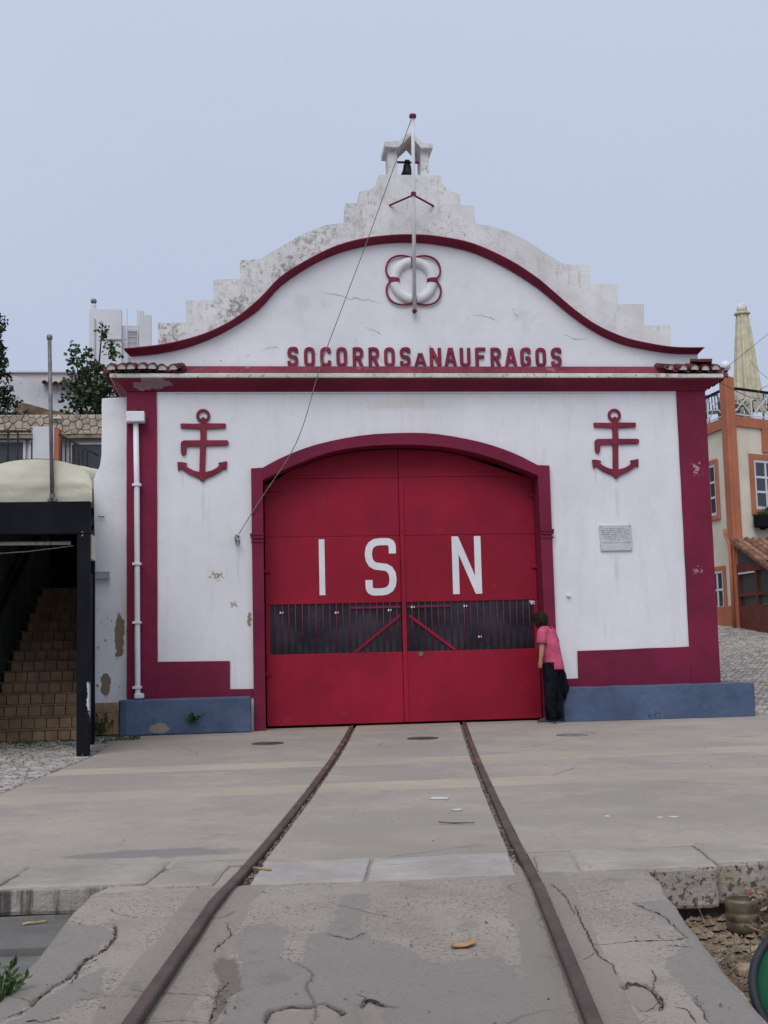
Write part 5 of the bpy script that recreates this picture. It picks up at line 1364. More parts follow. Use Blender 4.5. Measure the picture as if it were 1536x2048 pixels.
# ------------------------------------------------------------------ trees and weeds
def leaf_quad(mb, c, s, d=None, w_=.42):
    d = Vector(d or (random.gauss(0, 1), random.gauss(0, 1), random.gauss(0, .8))).normalized()
    q = Vector((random.gauss(0, 1), random.gauss(0, 1), random.gauss(0, 1))); u = d.cross(q)
    if u.length < 1e-3: u = Vector((1, 0, 0))
    u.normalize(); c = Vector(c); n = d.cross(u)
    mb.add([tuple(c), tuple(c+d*s*.5+u*s*w_+n*s*.06), tuple(c+d*s), tuple(c+d*s*.5-u*s*w_+n*s*.06)], [(0, 1, 2), (0, 2, 3)])
def grow_tree(root, base, limbs, tips, leaf_n, leaf_s, spread, lm, trunk_r):
    tr = MB()
    for path, r_ in limbs: tr.tube(cat_rom(path, 3), [r_*(1-.75*k/(3*(len(path)-1))) for k in range(3*(len(path)-1)+1)], 7)
    tr.build('trunk', 'bark', root, smooth=True)
    cr = MB()
    for (x, y, z, r_, n_) in tips:
        for _ in range(n_):
            v = Vector((random.gauss(0, 1), random.gauss(0, 1), random.gauss(0, 1))).normalized()*(r_*random.random()**.45)
            c = (x+v.x, y+v.y, z+v.z*.95)
            d = v.normalized()+Vector((random.gauss(0, .7), random.gauss(0, .7), random.gauss(0, .6)))
            for _k in range(leaf_n): leaf_quad(cr, (c[0]+random.gauss(0, spread), c[1]+random.gauss(0, spread), c[2]+random.gauss(0, spread)), leaf_s*random.uniform(.7, 1.25), d)
    stuff(cr.build('crown', lm, root))
bt = thing('broadleaf_tree', 'young dark green broadleaf tree growing above the fieldstone parapet', 'tree', (-3.65, 11.5, 5.9))
B = (-3.62, 11.5, 5.8)
limbs = [([B, (-3.60, 11.5, 6.6), (-3.52, 11.5, 7.5), (-3.43, 11.5, 8.62)], .045),
         ([B, (-3.75, 11.45, 6.5), (-3.95, 11.5, 7.2), (-4.05, 11.5, 8.05)], .035),
         ([B, (-3.45, 11.5, 6.4), (-3.25, 11.55, 7.0), (-3.1, 11.5, 7.6)], .035),
         ([B, (-3.9, 11.4, 6.3), (-4.15, 11.4, 6.8)], .03), ([(-3.58, 11.5, 6.9), (-3.75, 11.5, 7.5), (-3.80, 11.5, 7.95)], .02)]
tips = [(-3.70, 11.5, 7.05, .33, 130), (-3.95, 11.5, 6.85, .28, 80), (-3.45, 11.5, 6.85, .30, 100), (-3.62, 11.5, 6.45, .36, 110), (-4.05, 11.45, 6.45, .22, 40),
        (-3.98, 11.5, 7.35, .22, 50), (-3.62, 11.5, 7.45, .24, 70), (-3.28, 11.5, 7.15, .22, 45), (-3.10, 11.5, 7.5, .15, 18), (-3.2, 11.5, 6.6, .26, 60), (-3.0, 11.5, 6.95, .2, 30),
        (-4.05, 11.5, 7.75, .15, 20), (-4.04, 11.5, 8.02, .10, 10), (-3.78, 11.5, 7.85, .14, 16), (-3.30, 11.5, 7.95, .12, 12), (-3.42, 11.5, 8.45, .11, 12), (-3.14, 11.5, 7.85, .10, 10), (-4.25, 11.5, 6.2, .16, 18), (-3.4, 11.5, 6.1, .35, 60), (-3.9, 11.5, 6.1, .3, 50), (-4.28, 11.5, 6.85, .09, 8), (-4.2, 11.5, 7.15, .10, 10), (-3.36, 11.5, 8.2, .1, 6), (-3.18, 11.5, 8.05, .08, 6)]
grow_tree(bt, B, limbs, tips, 3, .105, .035, 'leaf', .05)
ct = thing('conifer', 'tall dark conifer at the left edge behind the stone parapet', 'tree', (-6.0, 10.9, 5.9))
tips = []
for _ in range(300):
    h = random.random(); z = 5.9+h*2.75; r_ = .66*(1-h*.45)+.06*math.sin(h*22)
    a = random.uniform(0, 6.28); q = r_*random.random()**.4
    tips.append((-6.05+q*math.cos(a), 10.9+q*math.sin(a), z, .14, 16))
for _ in range(8):
    tips.append((-5.35+random.uniform(-.1, .17), 10.9, random.uniform(6.1, 7.3), .09, 10))
grow_tree(ct, None, [([(-6, 10.9, 5.7), (-6, 10.9, 7.2), (-5.98, 10.9, 8.6)], .10)], tips, 3, .078, .03, 'conifer', .1)
hd = thing('low_shrub', 'low green shrub below the conifer at the foot of the garden wall', 'shrub', (-5.25, 12.6, 6))
grow_tree(hd, None, [([(-5.3, 12.6, 5.9), (-5.3, 12.6, 6.5)], .03)], [(-5.45, 12.6, 6.55, .25, 90), (-5.7, 12.6, 6.75, .25, 90), (-5.2, 12.6, 6.4, .18, 50), (-4.3, 12.4, 6.25, .14, 30), (-4.6, 12.4, 6.2, .12, 20)], 3, .06, .03, 'leaf', .03)

def weed(name, label, c, r_, h, n, s=.04, up=(0, 0, 1), m='weed', stems=6):
    root = thing(name, label, 'weed', c)
    st = MB(); lv = MB(); c = Vector(c); up = Vector(up)
    for _ in range(stems):
        e = c+up*h*random.uniform(.5, 1)+Vector((random.gauss(0, r_*.5), random.gauss(0, r_*.5)*(1 if up.z > .5 else .3), random.gauss(0, r_*.45)))
        st.tube([tuple(c), tuple(c.lerp(e, .5)+Vector((0, 0, .01))), tuple(e)], .0022, 4)
        for k in range(n//stems):
            p = c.lerp(e, random.uniform(.25, 1.05)); leaf_quad(lv, p, s*random.uniform(.6, 1.3), (e-c).normalized()+Vector((random.gauss(0, .8), random.gauss(0, .8), random.gauss(0, .6))), .24)
    st.build('stem', 'weed', root); stuff(lv.build('foliage', m, root)); return root
weed('leafy_weed', 'small leafy weed growing over the left edge of the slipway', (-.875, -11.76, -.075), .075, .085, 90, .034, stems=9)
weed('ledge_weed', 'small green tuft sprouting from the face of the blue ledge', (-.80, -.293, .20), .07, .06, 150, .045, (0, -1, .1), stems=10)
weed('corner_weed', 'green weed at the foot of the tiled pier beside the black post', (-2.02, .02, .0), .12, .20, 160, .05, stems=12)
mo = MB()
for _ in range(900):
    x = random.uniform(-3.2, -1.75); y = -.72-abs(random.gauss(0, .5))
    if mnoise.noise((x*3, y*2, 0)) < .05 and random.random() < .85: continue
    leaf_quad(mo, (x, y, .008), .03*random.uniform(.5, 1.2), (random.gauss(0, 1), random.gauss(0, 1), .35), .4)
for _ in range(160):
    x = random.uniform(-1.75, -1.45); leaf_quad(mo, (x, -.55-random.uniform(0, .5), .006), .03, (random.gauss(0, 1), random.gauss(0, 1), .3), .4)
stuff(tag(mo.build('moss', 'weed'), 'moss and grass along the foot of the stair', 'moss'))

# ------------------------------------------------------------------ right: corner building with roof terrace
P0 = Vector((12.5, 14.0, 0))
cb = thing('corner_building', 'cream corner building with terracotta trim and roof terrace', 'building', (12.5, 14, 0))
dA, nA = Vector((-.065, .998, 0)).normalized(), Vector((-.998, -.065, 0)).normalized()
dB = Vector((.9, .436, 0)).normalized(); nB = Vector((dB.y, -dB.x, 0))
def fbox(mb, d, n, t0, t1, o0, o1, z0, z1):     # box in a facade's own frame: t along it, o out of it
    c = [P0+d*t+n*o for t, o in ((t0, o0), (t1, o0), (t1, o1), (t0, o1))]
    return mb.add([(p.x, p.y, z0) for p in c]+[(p.x, p.y, z1) for p in c], [(0, 3, 2, 1), (4, 5, 6, 7), (0, 1, 5, 4), (1, 2, 6, 5), (2, 3, 7, 6), (3, 0, 4, 7)])
body = [P0+Vector((.02, .02, 0)), P0+dA*9, P0+dA*9+dB*8, P0+dB*8]
MB().prismz([(p.x, p.y) for p in body], .2, 6.83).build('wall', 'cream', cb)
def fb(name, m, d, n, t0, t1, o0, o1, z0, z1, parent=None, bev=0):
    return fbox(MB(), d, n, t0, t1, o0, o1, z0, z1).build(name, m, parent or cb, bev=bev)
fb('cornice_band', 'orange', dA, nA, .33, 9, -.02, .05, 6.58, 6.86)
fb('cornice_band', 'orange', dB, nB, .19, 8, -.02, .05, 6.60, 6.86)
fb('base_band', 'orange', dA, nA, .33, 9, -.02, .04, .6, 1.86)
fb('corner_pillar', 'orange', dA, nA, -.02, .32, -.1, .07, .6, 7.92)
fb('corner_pillar', 'orange', dB, nB, -.02, .185, -.1, .07, .6, 7.90)
fb('trim', 'orange', dB, nB, 1.22, 1.6, -.02, .05, 5.96, 6.598)
def fwin(d, n, t0, t1, z0, z1, nx_, nz_, sur, f=.07):
    s_ = fbox(MB(), d, n, t0-sur, t0-.002, 0, .045, z0-sur, z1+sur); fbox(s_, d, n, t1+.002, t1+sur, 0, .045, z0-sur, z1+sur)
    fbox(s_, d, n, t0-.001, t1+.001, 0, .044, z1+.001, z1+sur); fbox(s_, d, n, t0-.001, t1+.001, 0, .044, z0-sur, z0-.001)
    s_.build('window_surround', 'orange', cb)
    wf = fbox(MB(), d, n, t0, t0+f, 0, .03, z0, z1); fbox(wf, d, n, t1-f, t1, 0, .03, z0, z1); fbox(wf, d, n, t0+f, t1-f, 0, .029, z1-f, z1); fbox(wf, d, n, t0+f, t1-f, 0, .029, z0, z0+f)
    o = wf.build('window', 'window_frame', cb)
    w_, h_ = (t1-t0-2*f)/nx_, (z1-z0-2*f)/nz_
    for i in range(nx_):
        for k in range(nz_):
            fb('pane', 'glass', d, n, t0+f+w_*i+.02, t0+f+w_*(i+1)-.02, .003, .008, z0+f+h_*k+.02, z0+f+h_*(k+1)-.02, o)
    for i in range(1, nx_): fb('mullion', 'window_frame', d, n, t0+f+w_*i-.03, t0+f+w_*i+.03, .001, .027, z0+f, z1-f, o)
    for k in range(1, nz_): fb('glazing_bar', 'window_frame', d, n, t0+f, t1-f, .001, .025, z0+f+h_*k-.03, z0+f+h_*k+.03, o)
fwin(dA, nA, .93, 1.75, 4.33, 5.72, 2, 3, .12)
fwin(dA, nA, .80, 1.55, 1.80, 2.83, 2, 2, .11)
fwin(dB, nB, .82, 1.74, 4.41, 5.74, 2, 3, .15)
# porch on the corner: glazed side, tiled lean-to roof
dP = -dA
def P_(t, o, z): p = P0+dP*t+nA*o; return (p.x, p.y, z)
pr = MB()
fbox(pr, dP, nA, 0, 2.6, -.1, .03, .6, 1.84)
pr.build('porch_base', 'porch_red', cb)
for t0, t1 in ((.0, .09), (.98, 1.07), (1.95, 2.04), (2.52, 2.6)):
    fb('porch_post', 'porch_red', dP, nA, t0, t1, -.1, .03, 1.842, 2.70)
fb('porch_beam', 'porch_red', dP, nA, 0, 2.6, -.1, .032, 2.702, 2.92)
fb('porch_rail', 'porch_red', dP, nA, .09, 2.52, -.08, .02, 2.08, 2.17)
fb('porch_pane', 'glass_dark', dP, nA, .09, .98, -.05, -.04, 1.86, 2.08)
fb('porch_pane', 'glass_dark', dP, nA, 1.07, 1.95, -.05, -.04, 1.86, 2.08)
fb('porch_pane', 'glass_dark', dP, nA, .09, .98, -.05, -.04, 2.17, 2.70)
fb('porch_pane', 'glass_dark', dP, nA, 1.07, 1.95, -.05, -.04, 2.17, 2.70)
fb('blind_rod', 'window_frame', dP, nA, .12, 1.0, .034, .05, 2.655, 2.695)
fb('inner_wall', 'cream', dP, nA, .1, 2.5, -1.3, -1.2, 1.3, 2.9)
MB().loft([[P_(0.02, o, 2.925), P_(0.02, o, 3.46), P_(1.35, o, 2.925)] for o in (-.06, .0)]).build('porch_gable', 'glass_dark', cb)
MB().loft([[P_(0, o, 3.56), P_(0, o, 3.50), P_(2.9, o, 2.22+.0), P_(2.9, o, 2.28)] for o in (-3.2, .16)]).build('porch_roof', 'tile_clay', cb)
for r_ in range(9):
    for c__ in range(7):
        t0 = .02+c__*.40; o_ = .10-r_*.20
        z0 = 3.575-t0*.4414
        a = P0+dP*t0+nA*o_; rg = []
        for q in (0, .47):
            ring = []
            for k in range(6):
                an = math.pi*k/5; p = a+dP*q+nA*(.085*math.cos(an)); ring.append((p.x, p.y, z0-.4414*q+.07*math.sin(an)+.012*(q == 0)-.0))
            rg.append(ring)
        MB().loft(rg).build('porch_tile', 'tile_clay', cb)
# corner downpipe
pa = [P0+dA*.36+nA*.10, ]
MB().tube([tuple(Vector((*(P0+dA*.42+nA*.09).xy, z))) for z in (3.9, 3.75)]+[tuple(Vector((*(P0+dA*.12+nA*.12).xy, z))) for z in (3.45, 1.2)], .045, 8).build('downpipe', 'orange', cb, smooth=True)
# terrace railing
def railing(d, n, t0, t1, span):
    fb('handrail', 'black_paint', d, n, t0, t1, -.06, .0, 7.60, 7.66)
    fb('bottom_rail', 'window_frame', d, n, t0, t1, -.045, -.015, 6.92, 6.95)
    t = t0; k = 0
    while t < t1-.05:
        fb('rail_post', 'window_frame', d, n, t, t+.03, -.046, -.014, 6.87, 7.598)
        e = min(t+span, t1)
        for za, zb in ((6.96, 7.56), (7.56, 6.96)):
            p, q = P0+d*(t+.03)+n*(-.03+.004*(za > zb)), P0+d*e+n*(-.03+.004*(za > zb))
            MB().bar((p.x, p.y, za), (q.x, q.y, zb), .018, .026).build('rail_brace', 'window_frame', cb)
        t += span; k += 1
railing(dA, nA, .34, 4.0, .95)
railing(dB, nB, .20, 5.0, .72)
# flower box
fx = thing('flower_box', 'black window box with green plants under the upper window', 'flower box', tuple(P0+dB*1.2+nB*.2+Vector((0, 0, 3.9))))
fbox(MB(), dB, nB, .64, 1.8, .055, .33, 3.90, 4.24).build('box', 'black_paint', fx, bev=.03)
for t in (.85, 1.5): MB().ball(tuple(P0+dB*t+nB*.2+Vector((0, 0, 3.89))), .10, 10, (1, 1, .6)).build('bracket', 'black_paint', fx)
lv = MB()
for _ in range(420):
    p = P0+dB*random.uniform(.72, 1.75)+nB*random.uniform(.1, .3)
    k = 1 if (p-P0).dot(dB) > 1.0 else .45
    leaf_quad(lv, (p.x, p.y, 4.24+random.uniform(0, .12)*k), .13*k, (random.gauss(0, .5), random.gauss(0, .5), 1), .22)
stuff(lv.build('foliage', 'weed', fx))
gl_ = thing('globe_lamp', 'white globe lamp on a black stem on the terracotta corner pillar', 'lamp', tuple(P0+dA*.14+nA*.0+Vector((.03, -.02, 7.92))))
c = P0+dA*.12+nA*(-.0)+Vector((.04, 0, 0))
MB().lathe([(.0005, 7.921), (.05, 7.921), (.05, 7.94), (.03, 7.96), (.03, 8.06), (.06, 8.07), (.06, 8.10), (.0005, 8.10)], (c.x, c.y, 0), 12).build('stem', 'black_paint', gl_)
MB().ball((c.x, c.y, 8.225), .145, 18).build('globe', 'globe', gl_, smooth=True)
# closed parasol
px = P0+dB*1.16+dA*.6
ps = thing('closed_parasol', 'tall closed ivory parasol with frayed hem on the roof terrace', 'parasol', (px.x, px.y, 6.83))
rg = []
for k in range(15):
    h = k/14; z = 7.35+(9.92-7.35)*h; rb = .435*(1-h)**1.0*.62+.195; rb = .165+.255*(1-h)**.85; ring = []
    for q in range(64):
        a = 2*math.pi*q/64; fold = .5+.5*math.cos(a*9+.5*math.sin(h*4)); r_ = rb*(1-.34*(1-fold)*(.55+.45*math.sin(math.pi*min(1, h*1.1+.1))))
        zz = z + ((.16*mnoise.noise((math.cos(a)*2.2, math.sin(a)*2.2, 3))+.10*math.cos(a*4)) if k == 0 else 0)
        ring.append((px.x+r_*math.cos(a)+.05*(1-h), px.y+r_*math.sin(a), zz))
    rg.append(ring)
MB().loft(rg, cap=False).build('canopy_cloth', 'parasol', ps, smooth=True)
for k in range(5):     # torn hanging tails of cloth at the hem
    a = -2.6+k*.55; x, y = px.x+.36*math.cos(a)+.05, px.y+.36*math.sin(a)
    MB().add([(x-.07, y, 7.40), (x+.07, y-.02, 7.42), (x+.09, y-.03, 7.22), (x+.02, y-.02, 7.02+.08*(k % 2)), (x-.06, y, 7.2)], [(0, 1, 2, 3, 4)]).build('hem_tail', 'parasol', ps)
MB().tube([(px.x, px.y, 6.83), (px.x, px.y, 10.0)], .035, 10).build('pole', 'white_metal', ps)
MB().lathe([(.0005, 9.915), (.215, 9.915), (.22, 9.94), (.21, 9.965), (.0005, 9.98)], (px.x, px.y, 0), 22).build('top_disc', 'parasol', ps)
MB().lathe([(.0005, 9.98), (.12, 9.98), (.145, 10.06), (.13, 10.16), (.06, 10.22), (.0005, 10.23)], (px.x, px.y, 0), 14).build('finial', 'old_white', ps, smooth=True)
MB().box(px.x-.3, px.x+.3, px.y-.3, px.y+.3, 6.832, 6.90).build('base', 'grout', ps, bev=.02)
# terrace chairs
def chair():
    root = thing('terrace_chair', 'grey chair', 'chair', (0, 0, 0), 'plastic chairs on the roof terrace')
    MB().box(-.22, .22, -.22, .22, .42, .45).build('seat', 'chair', root, bev=.01)
    b_ = MB()
    b_.bar((-.20, .21, .45), (-.20, .27, .86), .035, .035); b_.bar((.20, .21, .45), (.20, .27, .86), .035, .035)
    b_.bar((-.22, .272, .86), (.22, .272, .86), .04, .05)
    b_.build('back_frame', 'chair', root)
    for k in range(4): MB().bar((-.12+.08*k, .215, .46), (-.12+.08*k, .268, .84), .03, .012, (0, 1, 0)).build('back_slat', 'chair', root)
    for sx_ in (-1, 1):
        for sy_ in (-1, 1): MB().bar((sx_*.19, sy_*.19, .42), (sx_*.22, sy_*.22, 0), .035, .035).build('leg', 'chair', root)
        MB().bar((sx_*.24, -.2, .62), (sx_*.24, .25, .64), .04, .025).build('arm', 'chair', root)
    return root
def clone_tree(o, parent=None):
    c_ = o.copy(); COL.objects.link(c_); c_.parent = parent
    for chd in o.children: clone_tree(chd, c_)
    return c_
ch0 = chair()
spots = [(.35, .55, 20, 'grey plastic chair nearest the corner pillar, beside the parasol foot'), (1.5, .55, 200, 'grey plastic chair on the terrace right of the parasol foot'), (.7, 1.25, 100, 'grey plastic chair behind the parasol foot'), (1.2, 1.5, -60, 'grey plastic chair deepest on the terrace behind the parasol'), (.1, 1.5, 150, 'grey plastic chair seen through the left terrace railing'), (.15, 2.3, 60, 'grey plastic chair farthest along the left terrace railing')]
for i, (tb, ta, rz, lb) in enumerate(spots):
    o = ch0 if i == 0 else clone_tree(ch0)
    p = P0+dB*tb+dA*ta+dB*.25; o.location = (p.x, p.y, 6.832); o.rotation_euler = (0, 0, R(rz)); o['label'] = lb
# pale poles behind the lamp and overhead wires
for x, lb in ((12.62, 'left of two thin pale poles rising behind the globe lamp'), (12.86, 'right of two thin pale poles rising behind the globe lamp')):
    t = thing('thin_pole', lb, 'pole', (x, 17, 6.8), 'thin pale poles on the terrace')
    MB().tube([(x, 17, 6.84), (x, 17, 8.95)], .028, 8).build('shaft', 'window_frame', t)
    MB().ball((x, 17, 8.96), .034, 8).build('tip', 'window_frame', t)
def wire(pts, r_, lb):
    tag(MB().tube(cat_rom(pts, 6), r_, 5).build('overhead_wire', 'iron', loc=pts[0]), lb, 'wire', 'overhead wires at the right')
wire([(6.28, .1, 4.95), (6.75, .6, 4.84), (8.9, 4, 5.25), (11, 8, 6.4), (16.0, 12, 8.2)], .006, 'thin black wire leaving the right end of the gable and rising past the parasol')
wire([(6.9, 1.6, 4.9), (9.6, 6, 6.6), (14.5, 11, 9.9)], .0045, 'thin wire climbing steeply right across the parasol')
wire([(12.9, 13.4, 8.2), (13.6, 13.2, 7.5), (16, 13, 6.6)], .005, 'thin wire dropping right from the globe lamp over the railing')

# ------------------------------------------------------------------ person peering through the bars
per = thing('person', 'person in a pink polo shirt and black trousers bending to peer through the door bars', 'person', (3.88, -.42, 0))
def skin_body(name, joints, edges, m, root=0, sub=2):
    me = bpy.data.meshes.new(name); off = WL[per.name]
    me.from_pydata([tuple(Vector(j[0])-off) for j in joints], edges, [])
    o = bpy.data.objects.new(name, me); COL.objects.link(o); o.parent = per; WL[o.name] = off
    sk = o.modifiers.new('skin', 'SKIN'); sk.use_smooth_shade = True
    lay = me.skin_vertices[0].data if me.skin_vertices else None
    if lay is None:
        me.skin_vertices.new() if hasattr(me.skin_vertices, 'new') else None
        lay = me.skin_vertices[0].data
    for i, j in enumerate(joints):
        lay[i].radius = (j[1], j[2] if len(j) > 2 else j[1]); lay[i].use_root = (i == root)
    s_ = o.modifiers.new('subdivision', 'SUBSURF'); s_.levels = sub; s_.render_levels = sub
    me.materials.append(M[m]); return o
fwd = Vector((-.80, .60, 0)); lft = Vector((-.60, -.80, 0))
J = [((3.905, -.40, .80), .125, .10), ((3.895, -.39, .93), .11, .09), ((3.875, -.375, 1.06), .125, .095), ((3.845, -.35, 1.17), .12, .085),  # 0-3 spine
     ((3.815, -.325, 1.245), .050), ((3.80, -.305, 1.29), .048), ((3.785, -.29, 1.345), .078, .082), ((3.775, -.285, 1.405), .080, .085),      # 4-7 neck, head
     ((3.775, -.455, 1.19), .055), ((3.745, -.50, 1.09), .045), ((3.742, -.515, .985), .039), ((3.728, -.53, .90), .034), ((3.712, -.535, .835), .024),   # 8-12 left arm
     ((3.705, -.535, .795), .027, .018),                                                                                                    # 13 palm
     ((3.93, -.25, 1.19), .055), ((3.985, -.225, 1.08), .044), ((4.02, -.235, .96), .038), ((4.035, -.25, .84), .032), ((4.04, -.255, .775), .023), ((4.04, -.255, .735), .026, .018),  # 14-19 right arm
     ((3.86, -.455, .74), .085), ((3.835, -.475, .48), .058), ((3.835, -.475, .30), .052), ((3.845, -.475, .09), .036),                          # 20-23 left leg
     ((3.945, -.345, .74), .085), ((3.945, -.35, .48), .058), ((3.945, -.355, .30), .052), ((3.95, -.36, .09), .036)]                            # 24-27 right leg
E_ = [(0,1),(1,2),(2,3),(3,4),(4,5),(5,6),(6,7),(3,8),(8,9),(9,10),(10,11),(11,12),(12,13),(3,14),(14,15),(15,16),(16,17),(17,18),(18,19),(0,20),(20,21),(21,22),(22,23),(0,24),(24,25),(25,26),(26,27)]
def hand(pi, wi, along, across, curl):
    p = Vector(J[pi][0]); along = along.normalized()
    for ofs, ln in ((-.019, .048), (-.0065, .058), (.0065, .055), (.019, .043)):
        prev = pi
        for q, t in enumerate((.25, .6, 1.0)):
            c = p+across*ofs*(1+.15*t)+along*(ln*t+.014)+curl*(.022*t*t)
            J.append((tuple(c), (.0092, .0085, .0070)[q])); E_.append((prev, len(J)-1)); prev = len(J)-1
    prev = pi
    for q, (t, s_) in enumerate(((.3, .022), (.8, .034))):
        c = p+across*(-s_)+along*(.030*t-.006)+curl*.010
        J.append((tuple(c), (.010, .0082)[q])); E_.append((prev, len(J)-1)); prev = len(J)-1
hand(13, 12, Vector((-.12, 0, -1)), Vector((-.8, .6, 0)), Vector((.5, .6, 0)))
hand(19, 18, Vector((.02, .0, -1)), Vector((-.8, .6, 0)), Vector((-.5, -.6, 0)))
# nose and ears grow from the head
hd_ = Vector((3.780, -.288, 1.375)); fd = (fwd+Vector((0, 0, -.25))).normalized()
body = skin_body('body', J, E_, 'skin', 0, 2)
MB().loft([[tuple(hd_+fd*(.078+dx)+lft*s_*wd+Vector((0, 0, dz))) for s_ in (-1, 1)]+[tuple(hd_+fd*(.084+dx*1.6)+Vector((0, 0, dz)))] for dx, wd, dz in ((-.004, .006, .022), (.006, .011, -.004), (.004, .016, -.018), (-.012, .010, -.024))]).build('nose', 'skin', per, smooth=True)
for s_ in (-1, 1):
    MB().ball(tuple(hd_+lft*s_*.084-fd*.004+Vector((0, 0, -.004))), .026, 8, (.5, .6, 1.15)).build('ear', 'skin', per, smooth=True)
    MB().ball(tuple(hd_+lft*s_*.031+fd*.079+Vector((0, 0, .020))), .011, 8, (1, 1, .7)).build('eye', 'shoe', per, smooth=True)
MB().ball(tuple(hd_+fd*.078+Vector((0, 0, -.044))), .020, 8, (1, 1, .3)).build('mouth', 'redcap', per, smooth=True)
# hair: a bobbed cap lying over the crown and nape
hb = MB(); rg = []
hc = Vector((3.785, -.294, 1.375))
for k in range(11):
    th_ = math.pi*(k/10)*.80; ring = []
    for q in range(24):
        a = 2*math.pi*q/24
        dirv = fwd*math.cos(a)+lft*math.sin(a)
        front = max(0, math.cos(a))
        r_ = .107*math.sin(th_)*(1+.04*math.sin(a*7)) + (.004 if k > 7 else 0)
        drop = th_*(1-.58*front**1.2)
        p = hc+dirv*(.103*math.sin(max(.0, drop))*(1+.03*math.sin(a*9)))*(1-.0*front)+Vector((0, 0, .104*math.cos(drop)))-fwd*.008
        if k > 6: p += Vector((0, 0, -.020*(k-6)*(1-front)))
        ring.append(tuple(p))
    rg.append(ring)
hb.loft(rg, cap=True).build('hair', 'hair', per, smooth=True)
# polo shirt: body, two sleeves, collar
def ell(c, a, b, u, v, n=28, wob_=0, sd=0):
    c = Vector(c); out = []
    for k in range(n):
        t = 2*math.pi*k/n; w_ = 1+wob_*mnoise.noise((math.cos(t)*1.7+sd, math.sin(t)*1.7, c.z*5))
        out.append(tuple(c+u*(a*w_*math.cos(t))+v*(b*w_*math.sin(t))))
    return out
def dirs(up): 
    up = Vector(up).normalized(); v = (fwd-up*fwd.dot(up)).normalized(); return lft, v
sh = MB(); rg = []
for c, a, b, wv in (((3.925, -.405, .70), .160, .142, .06), ((3.918, -.402, .745), .160, .140, .06), ((3.912, -.400, .82), .154, .132, .05), ((3.900, -.392, .93), .146, .122, .06), ((3.885, -.380, 1.03), .152, .122, .05),
                    ((3.865, -.365, 1.11), .162, .120, .04), ((3.850, -.352, 1.17), .158, .108, .03), ((3.833, -.338, 1.215), .125, .088, .02), ((3.818, -.327, 1.248), .078, .068, 0), ((3.810, -.318, 1.268), .060, .060, 0)):
    u, v = dirs((-.25, .2, 1)); rg.append(ell(c, a, b, u, v, 28, wv*2.0, 1.0))
# hem: longer at the back, with a slit at the left side
rg[0] = [(x+.000, y, z - .045*max(0, -(Vector((x, y, 0))-Vector((3.925, -.405, 0))).dot(fwd)/.14)) for x, y, z in rg[0]]
sh.loft(rg, cap=False)
shirt = sh.build('polo_shirt', 'pink_cloth', per, smooth=True)
sd_ = shirt.modifiers.new('solid', 'SOLIDIFY'); sd_.thickness = .008
ss_ = shirt.modifiers.new('subdivision', 'SUBSURF'); ss_.levels = ss_.render_levels = 1
for path, rr_ in (([(3.81, -.405, 1.205), (3.775, -.455, 1.19), (3.752, -.492, 1.12), (3.742, -.508, 1.045)], [.075, .074, .068, .066]), ([(3.89, -.30, 1.205), (3.93, -.255, 1.19), (3.972, -.232, 1.11), (3.995, -.230, 1.045)], [.075, .072, .066, .064])):
    s_ = MB().tube(cat_rom(path, 3), [np.interp(k/9, [0, .33, .67, 1], rr_) for k in range(10)], 16, cap=False).build('sleeve', 'pink_cloth', per, smooth=True)
    q = s_.modifiers.new('solid', 'SOLIDIFY'); q.thickness = .006
MB().loft([ell((3.812, -.320, 1.255), .070, .066, *dirs((-.25, .2, 1))), ell((3.803, -.312, 1.292), .058, .056, *dirs((-.25, .2, 1)))], cap=False).build('collar', 'pink_cloth', per, smooth=True)
# trousers
tr = MB()
for pts in ([((3.870, -.445, .80), .105), ((3.862, -.452, .70), .100), ((3.842, -.470, .52), .083), ((3.836, -.474, .34), .074), ((3.838, -.474, .18), .069), ((3.842, -.474, .055), .070)],
            [((3.945, -.360, .80), .105), ((3.948, -.352, .70), .098), ((3.950, -.350, .52), .081), ((3.948, -.354, .34), .073), ((3.950, -.358, .18), .068), ((3.952, -.360, .055), .068)]):
    rg = []
    for c, r_ in pts:
        rg.append(ell(c, r_*.96, r_*1.06, lft, fwd, 18, .14, r_*9))
    tr.loft(rg)
tro = tr.build('trousers', 'black_cloth', per, smooth=True)
MB().loft([ell((3.905, -.40, .60), .04, .04, lft, fwd), ell((3.908, -.402, .66), .125, .115, lft, fwd), ell((3.910, -.402, .74), .148, .128, lft, fwd), ell((3.905, -.40, .86), .135, .115, lft, fwd)]).build('trouser_seat', 'black_cloth', per, smooth=True)
# shoes
for hx, hy, lb in ((3.865, -.478, 0), (3.970, -.362, 0)):
    s0 = Vector((hx, hy, 0)); d = Vector((-.97, .22, 0)); n = Vector((.22, .97, 0)); up_, so_ = [], []
    for t, w_, h in ((-.005, .026, .050), (.03, .036, .075), (.08, .036, .078), (.13, .041, .058), (.175, .040, .044), (.205, .026, .030)):
        c = s0+d*t; up_.append([tuple(c+n*w_*math.cos(a)+Vector((0, 0, .018+max(0, h*math.sin(a))))) for a in [math.pi*q/8 for q in range(9)]])
        so_.append([tuple(c+n*w_*1.06*e+Vector((0, 0, zz))) for e, zz in ((-1, .002), (-1, .0185), (1, .0185), (1, .002))])
    sh_ = MB().loft(up_).build('shoe', 'shoe', per, smooth=True)
    MB().loft(so_).build('sole', 'sole', sh_, bev=.003)
bag = thing('dark_jacket', 'black jacket hanging bundled from the hand of the person in pink', 'jacket', (4.05, -.26, .55))
rg = []
